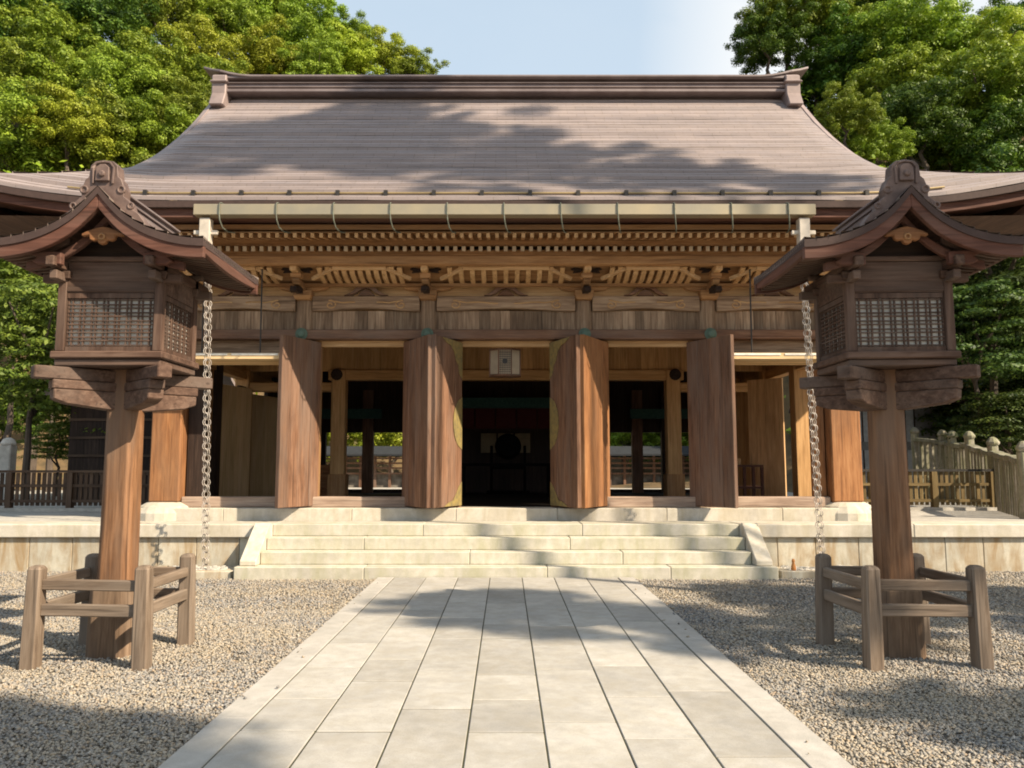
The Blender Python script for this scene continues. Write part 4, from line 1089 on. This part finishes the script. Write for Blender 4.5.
L_ = [
 ('olv', 20, 152, 62, 40, 'olive green tree above the left lantern roof at the left edge'),
 ('olv', 92, 148, 56, 41, 'olive tree right behind the left lantern roof ornament'),
 ('mid', 160, 138, 42, 42, 'fresh green tree beside the lower left slope of the roof'),
 ('mid', 150, 88, 48, 47, 'mid green tree left of the ridge end at roof height'),
 ('olv', 50, 92, 58, 46, 'broad olive tree halfway up the left hillside'),
 ('yel', 196, 66, 44, 50, 'yellow green tree touching the left tip of the roof ridge'),
 ('dark', 30, 30, 62, 52, 'dark green tree in the upper left corner'),
 ('dark', 110, 45, 56, 53, 'dark green tree between the corner and the yellow tree'),
 ('mid', 95, -8, 58, 60, 'mid green tree cut by the top edge at upper left'),
 ('olv', 170, 12, 50, 60, 'olive tree high on the left hillside at the top edge'),
 ('yel', 262, 66, 36, 62, 'bright yellow green tree just above the left part of the ridge'),
 ('olv', 228, 30, 40, 62, 'olive tree above the yellow tree at the ridge tip'),
 ('olv', 300, 52, 38, 66, 'rounded olive tree above the ridge below the skyline'),
 ('yel', 345, 62, 34, 68, 'yellow olive tree above the ridge near the skyline end'),
 ('olv', 278, 8, 36, 72, 'olive tree on the left skyline at the top edge'),
 ('mid', 322, 24, 28, 72, 'small green tree on the left skyline beside the sky'),
 ('mid', 352, 44, 25, 73, 'green tree on the descending left skyline'),
 ('yel', 383, 60, 28, 70, 'yellow green tree near the low end of the left skyline'),
 ('olv', 414, 76, 26, 70, 'last small olive tree of the left hillside beside open sky'),
 ('olv', 225, -14, 46, 74, 'olive tree crown barely entering at the top edge')]
L_ += [('mid', 45, 40, 44, 49, 'mid green tree between the dark corner tree and the ridge'), ('olv', 125, 100, 44, 45, 'olive tree wedged between the lantern ornament and the yellow tree'),
 ('yel', 70, 130, 40, 39, 'yellow olive tree low behind the left lantern ornament'), ('mid', 215, 95, 36, 48, 'green tree against the left verge of the roof'), ('olv', 190, 118, 36, 44, 'olive tree low against the left roof verge'),
 ('olv', 5, 85, 48, 44, 'olive tree at the left edge halfway up'), ('mid', 245, 0, 44, 70, 'mid green tree near the top edge left of the skyline'), ('olv', 310, 75, 34, 63, 'olive tree just peeking over the ridge')]
for k, u, v, r, Y, lab in L_: hill(k, u, v, r, Y, lab, GL)
GR = 'trees on the right hillside'
R__ = [
 ('dark', 768, 42, 36, 44, 'leaning dark green tree at the right skyline over the ridge'),
 ('mid', 815, 18, 50, 46, 'tall green tree right of the skyline gap'),
 ('dark', 845, 72, 52, 44, 'dark tree behind the right ridge end'),
 ('mid', 905, 48, 56, 42, 'large bright green tree above the right lantern'),
 ('mid', 845, 118, 30, 33, 'bright yellow green bush beside the right roof slope'),
 ('mid', 872, 148, 32, 34, 'low green bush where the right roof slope flattens'),
 ('dark', 920, 128, 50, 37, 'shady green tree behind the right lantern ornament'),
 ('mid', 985, 100, 56, 38, 'green tree near the right edge above the eave'),
 ('dark', 1005, 150, 52, 36, 'dark tree above the eave at the right edge'),
 ('dark', 1008, 42, 42, 48, 'dark conifer like tree in the upper right corner'),
 ('mid', 950, 150, 40, 39, 'dim green tree low behind the right eave'),
 ('dark', 880, -14, 44, 50, 'dark crown entering from the top edge at right')]
R__ += [('mid', 785, 20, 40, 45, 'green tree on the skyline right of the open sky'), ('mid', 900, 95, 50, 41, 'green tree above and left of the right lantern'), ('mid', 950, 60, 50, 43, 'bright green tree halfway between ridge end and right edge'),
 ('dark', 870, 30, 50, 48, 'dark green tall tree over the right ridge end'), ('mid', 1015, 105, 44, 37, 'mid green tree at the right edge above the eave'), ('dark', 815, 85, 32, 45, 'dark tree tucked against the right ridge tip'), ('yel', 985, 55, 40, 42, 'yellow green tree high at the right edge')]
for k, u, v, r, Y, lab in R__: hill(k, u, v, r, Y, lab, GR)
# nearer trees beside the lanterns
def near(k, u, v, r, Y, lab, th, zs=1.0, trunk=None, name='maple_tree'):
    p = at(u, v, Y); return tree(k, p, r/800*Y, lab, None, trunk, max(th, p.z-.6) if th == 0 else th, zs, name)
near('lay', 35, 345, 72, 20, 'layered bright green tree behind the left lantern box', 0, 1.0)
near('lay', 100, 395, 58, 21.5, 'low layered green tree with pale trunk above the left fence', 0, .75, TRP[0])
near('dark', 5, 255, 70, 25, 'dark leafy tree under the left roof eave', 0)
near('mid', 60, 290, 55, 27, 'leafy green tree behind the left lantern lattice', 0)
near('dark', -5, 405, 55, 24, 'dark low tree at the left edge above stone posts', 0)
near('dlay', 985, 275, 85, 20.5, 'feathery dark evergreen right of the right lantern box', 0, .9, name='evergreen_tree')
near('dlay', 1020, 360, 85, 22, 'dark drooping evergreen at the right edge above the stone fence', 0, .9, name='evergreen_tree')
near('dlay', 940, 385, 70, 25, 'low dark evergreen directly behind the stone fence', 0, .8, name='evergreen_tree')
near('dark', 1000, 250, 90, 28, 'dense dark tree deep behind the right evergreens', 0)
near('dark', 930, 330, 70, 29, 'dense dark tree behind the right lantern pole', 0)
near('dlay', 1000, 310, 80, 24, 'dark feathery evergreen between the right lantern box and the edge', 0, .9, name='evergreen_tree')
near('dlay', 965, 430, 60, 24.5, 'short dark evergreen resting on the stone fence caps', 0, .7, name='evergreen_tree')
near('dlay', 1040, 420, 70, 21, 'dark evergreen boughs low at the right edge', 0, .8, name='evergreen_tree')
near('lay', 15, 290, 60, 22.5, 'layered green tree left of the left lantern lattice', 0, .9)
near('lay', 60, 440, 34, 23, 'small layered shrub like tree on the bank behind the left fence', 0, .6)
near('dark', 45, 235, 60, 28, 'dark tree filling the gap under the left eave', 0)
near('dlay', 972, 330, 62, 19.5, 'dark evergreen spray beside the right lantern bracket arm', 0, .85, name='evergreen_tree')
near('dlay', 1012, 425, 55, 19, 'lowest dark evergreen boughs just over the stone fence corner', 0, .7, name='evergreen_tree')
for u, lab, k in ((345, 'sunlit yellow tree behind the gallery seen through the left doors', 'yel'), (392, 'sunlit yellow green tree seen between left door leaves', 'yel'), (622, 'green tree seen between right door leaves', 'mid'), (680, 'green tree behind the gallery seen through the right bay', 'mid')):
    near(k, u, 430, 50, 39, lab, 0, .9, name='broadleaf_tree')

# terrain that carries the trees
B = np.array(bases + [(x, y, .3) for x in (-7, -3, 0, 3, 7) for y in (20, 25, 30, 36)] + [(x, 17.5, .3) for x in (-40, -30, -22, -16, 12, 16, 22, 30, 40)] + [(-12, 20, .55), (13, 20, .4), (0, 60, 2), (0, 90, 4), (10, 60, 6), (5, 75, 5), (-70, 60, 40), (-60, 90, 50), (70, 60, 38), (60, 90, 40), (-50, 40, 22), (50, 40, 20), (-30, 110, 45), (30, 110, 40), (8, 28, .4), (-9, 23, .6)])
gx_ = np.linspace(-80, 80, 121); gy_ = np.linspace(17.4, 120, 90)
XX, YY = np.meshgrid(gx_, gy_)
d2 = (XX[..., None]-B[:, 0])**2 + (YY[..., None]-B[:, 1])**2 + .3
wgt = 1/d2**1.6; ZZ = (wgt*B[:, 2]).sum(-1)/wgt.sum(-1)
V = np.stack([XX, YY, ZZ], 2).reshape(-1, 3); nxx = 121
F = np.array([(j*nxx+i, j*nxx+i+1, (j+1)*nxx+i+1, (j+1)*nxx+i) for j in range(89) for i in range(120)])
o = bpy.data.objects.new('hillside', np_mesh('hillside', V, F, M_EARTH, True)); col.objects.link(o); tag(o, kind='structure')
# undergrowth on the slopes
r = np.random.default_rng(11); n = 110000
px_ = r.uniform(-60, 60, n); py_ = r.uniform(22, 95, n)
fi = (px_+80)/160*120; fj = (py_-17.4)/102.6*89; i0 = fi.astype(int); j0 = fj.astype(int); a = fi-i0; b_ = fj-j0
pz = (ZZ[j0, i0]*(1-a)*(1-b_)+ZZ[j0, i0+1]*a*(1-b_)+ZZ[j0+1, i0]*(1-a)*b_+ZZ[j0+1, i0+1]*a*b_)
k = (pz > 2.2) & (py_ > 27); px_, py_, pz = px_[k], py_[k], pz[k]; n = len(px_)
Pp = np.stack([px_, py_, pz+r.uniform(0, 1.8, n)], 1)
nr = r.normal(0, .6, (n, 3))+np.array([0, -.3, .8]); nr /= np.linalg.norm(nr, axis=1, keepdims=True)
t1 = np.cross(nr, r.normal(0, 1, (n, 3))); t1 /= np.linalg.norm(t1, axis=1, keepdims=True); t2 = np.cross(nr, t1); L = r.uniform(.09, .24, n)[:, None]
V = np.stack([Pp-t1*L, Pp+t2*L*.6, Pp+t1*L, Pp-t2*L*.6], 1).reshape(-1, 3)
o = bpy.data.objects.new('undergrowth', np_mesh('undergrowth', V, np.arange(n*4).reshape(-1, 4), F_MID)); col.objects.link(o)
tag(o, 'leafy undergrowth covering the wooded slopes between the trees', 'undergrowth', kind='stuff')

# trees that shade the forecourt (they stand outside the photograph)
def shade(P_, L, rad, lab, k='mid', zs=.8):
    c = Vector(P_) + SUN*L
    tree(k, c, rad, lab, 'tall trees standing in front of the hall', None, c.z, zs, 'tall_tree', None, True)
nb = len(bases)
LS = 'tall tree standing on the forecourt outside the picture'
for P_, L, rad in (((-4.1, 13.9, 7.6), 26, 2.5), ((-1.6, 14.0, 7.7), 27, 2.6), ((.9, 13.0, 6.9), 26, 2.1), ((3.0, 12.2, 6.2), 25, 1.5), ((4.9, 11.8, 6.0), 26, .95), ((-2.6, 15.4, 8.8), 27, 1.5),
                  ((3.3, 6.3, 3.1), 17, 1.35), ((3.2, 6.8, 1.2), 16, 1.3), ((4.0, 8.6, 0), 18, 1.5), ((3.3, 4.8, 0), 16, 1.0), ((5.5, 9.5, 0), 19, 1.3), ((3.2, 9.7, 0), 20, .9),
                  ((-3.1, 4.3, 0), 20, 1.2), ((-4.6, 5.2, 0), 20, 1.1), ((-5.2, 4.2, 0), 21, 1.0), ((-2.2, 4.2, 0), 20, .95), ((-1.5, 3.7, 0), 20, .5)):
    shade(P_, L, rad, LS, 'mid')
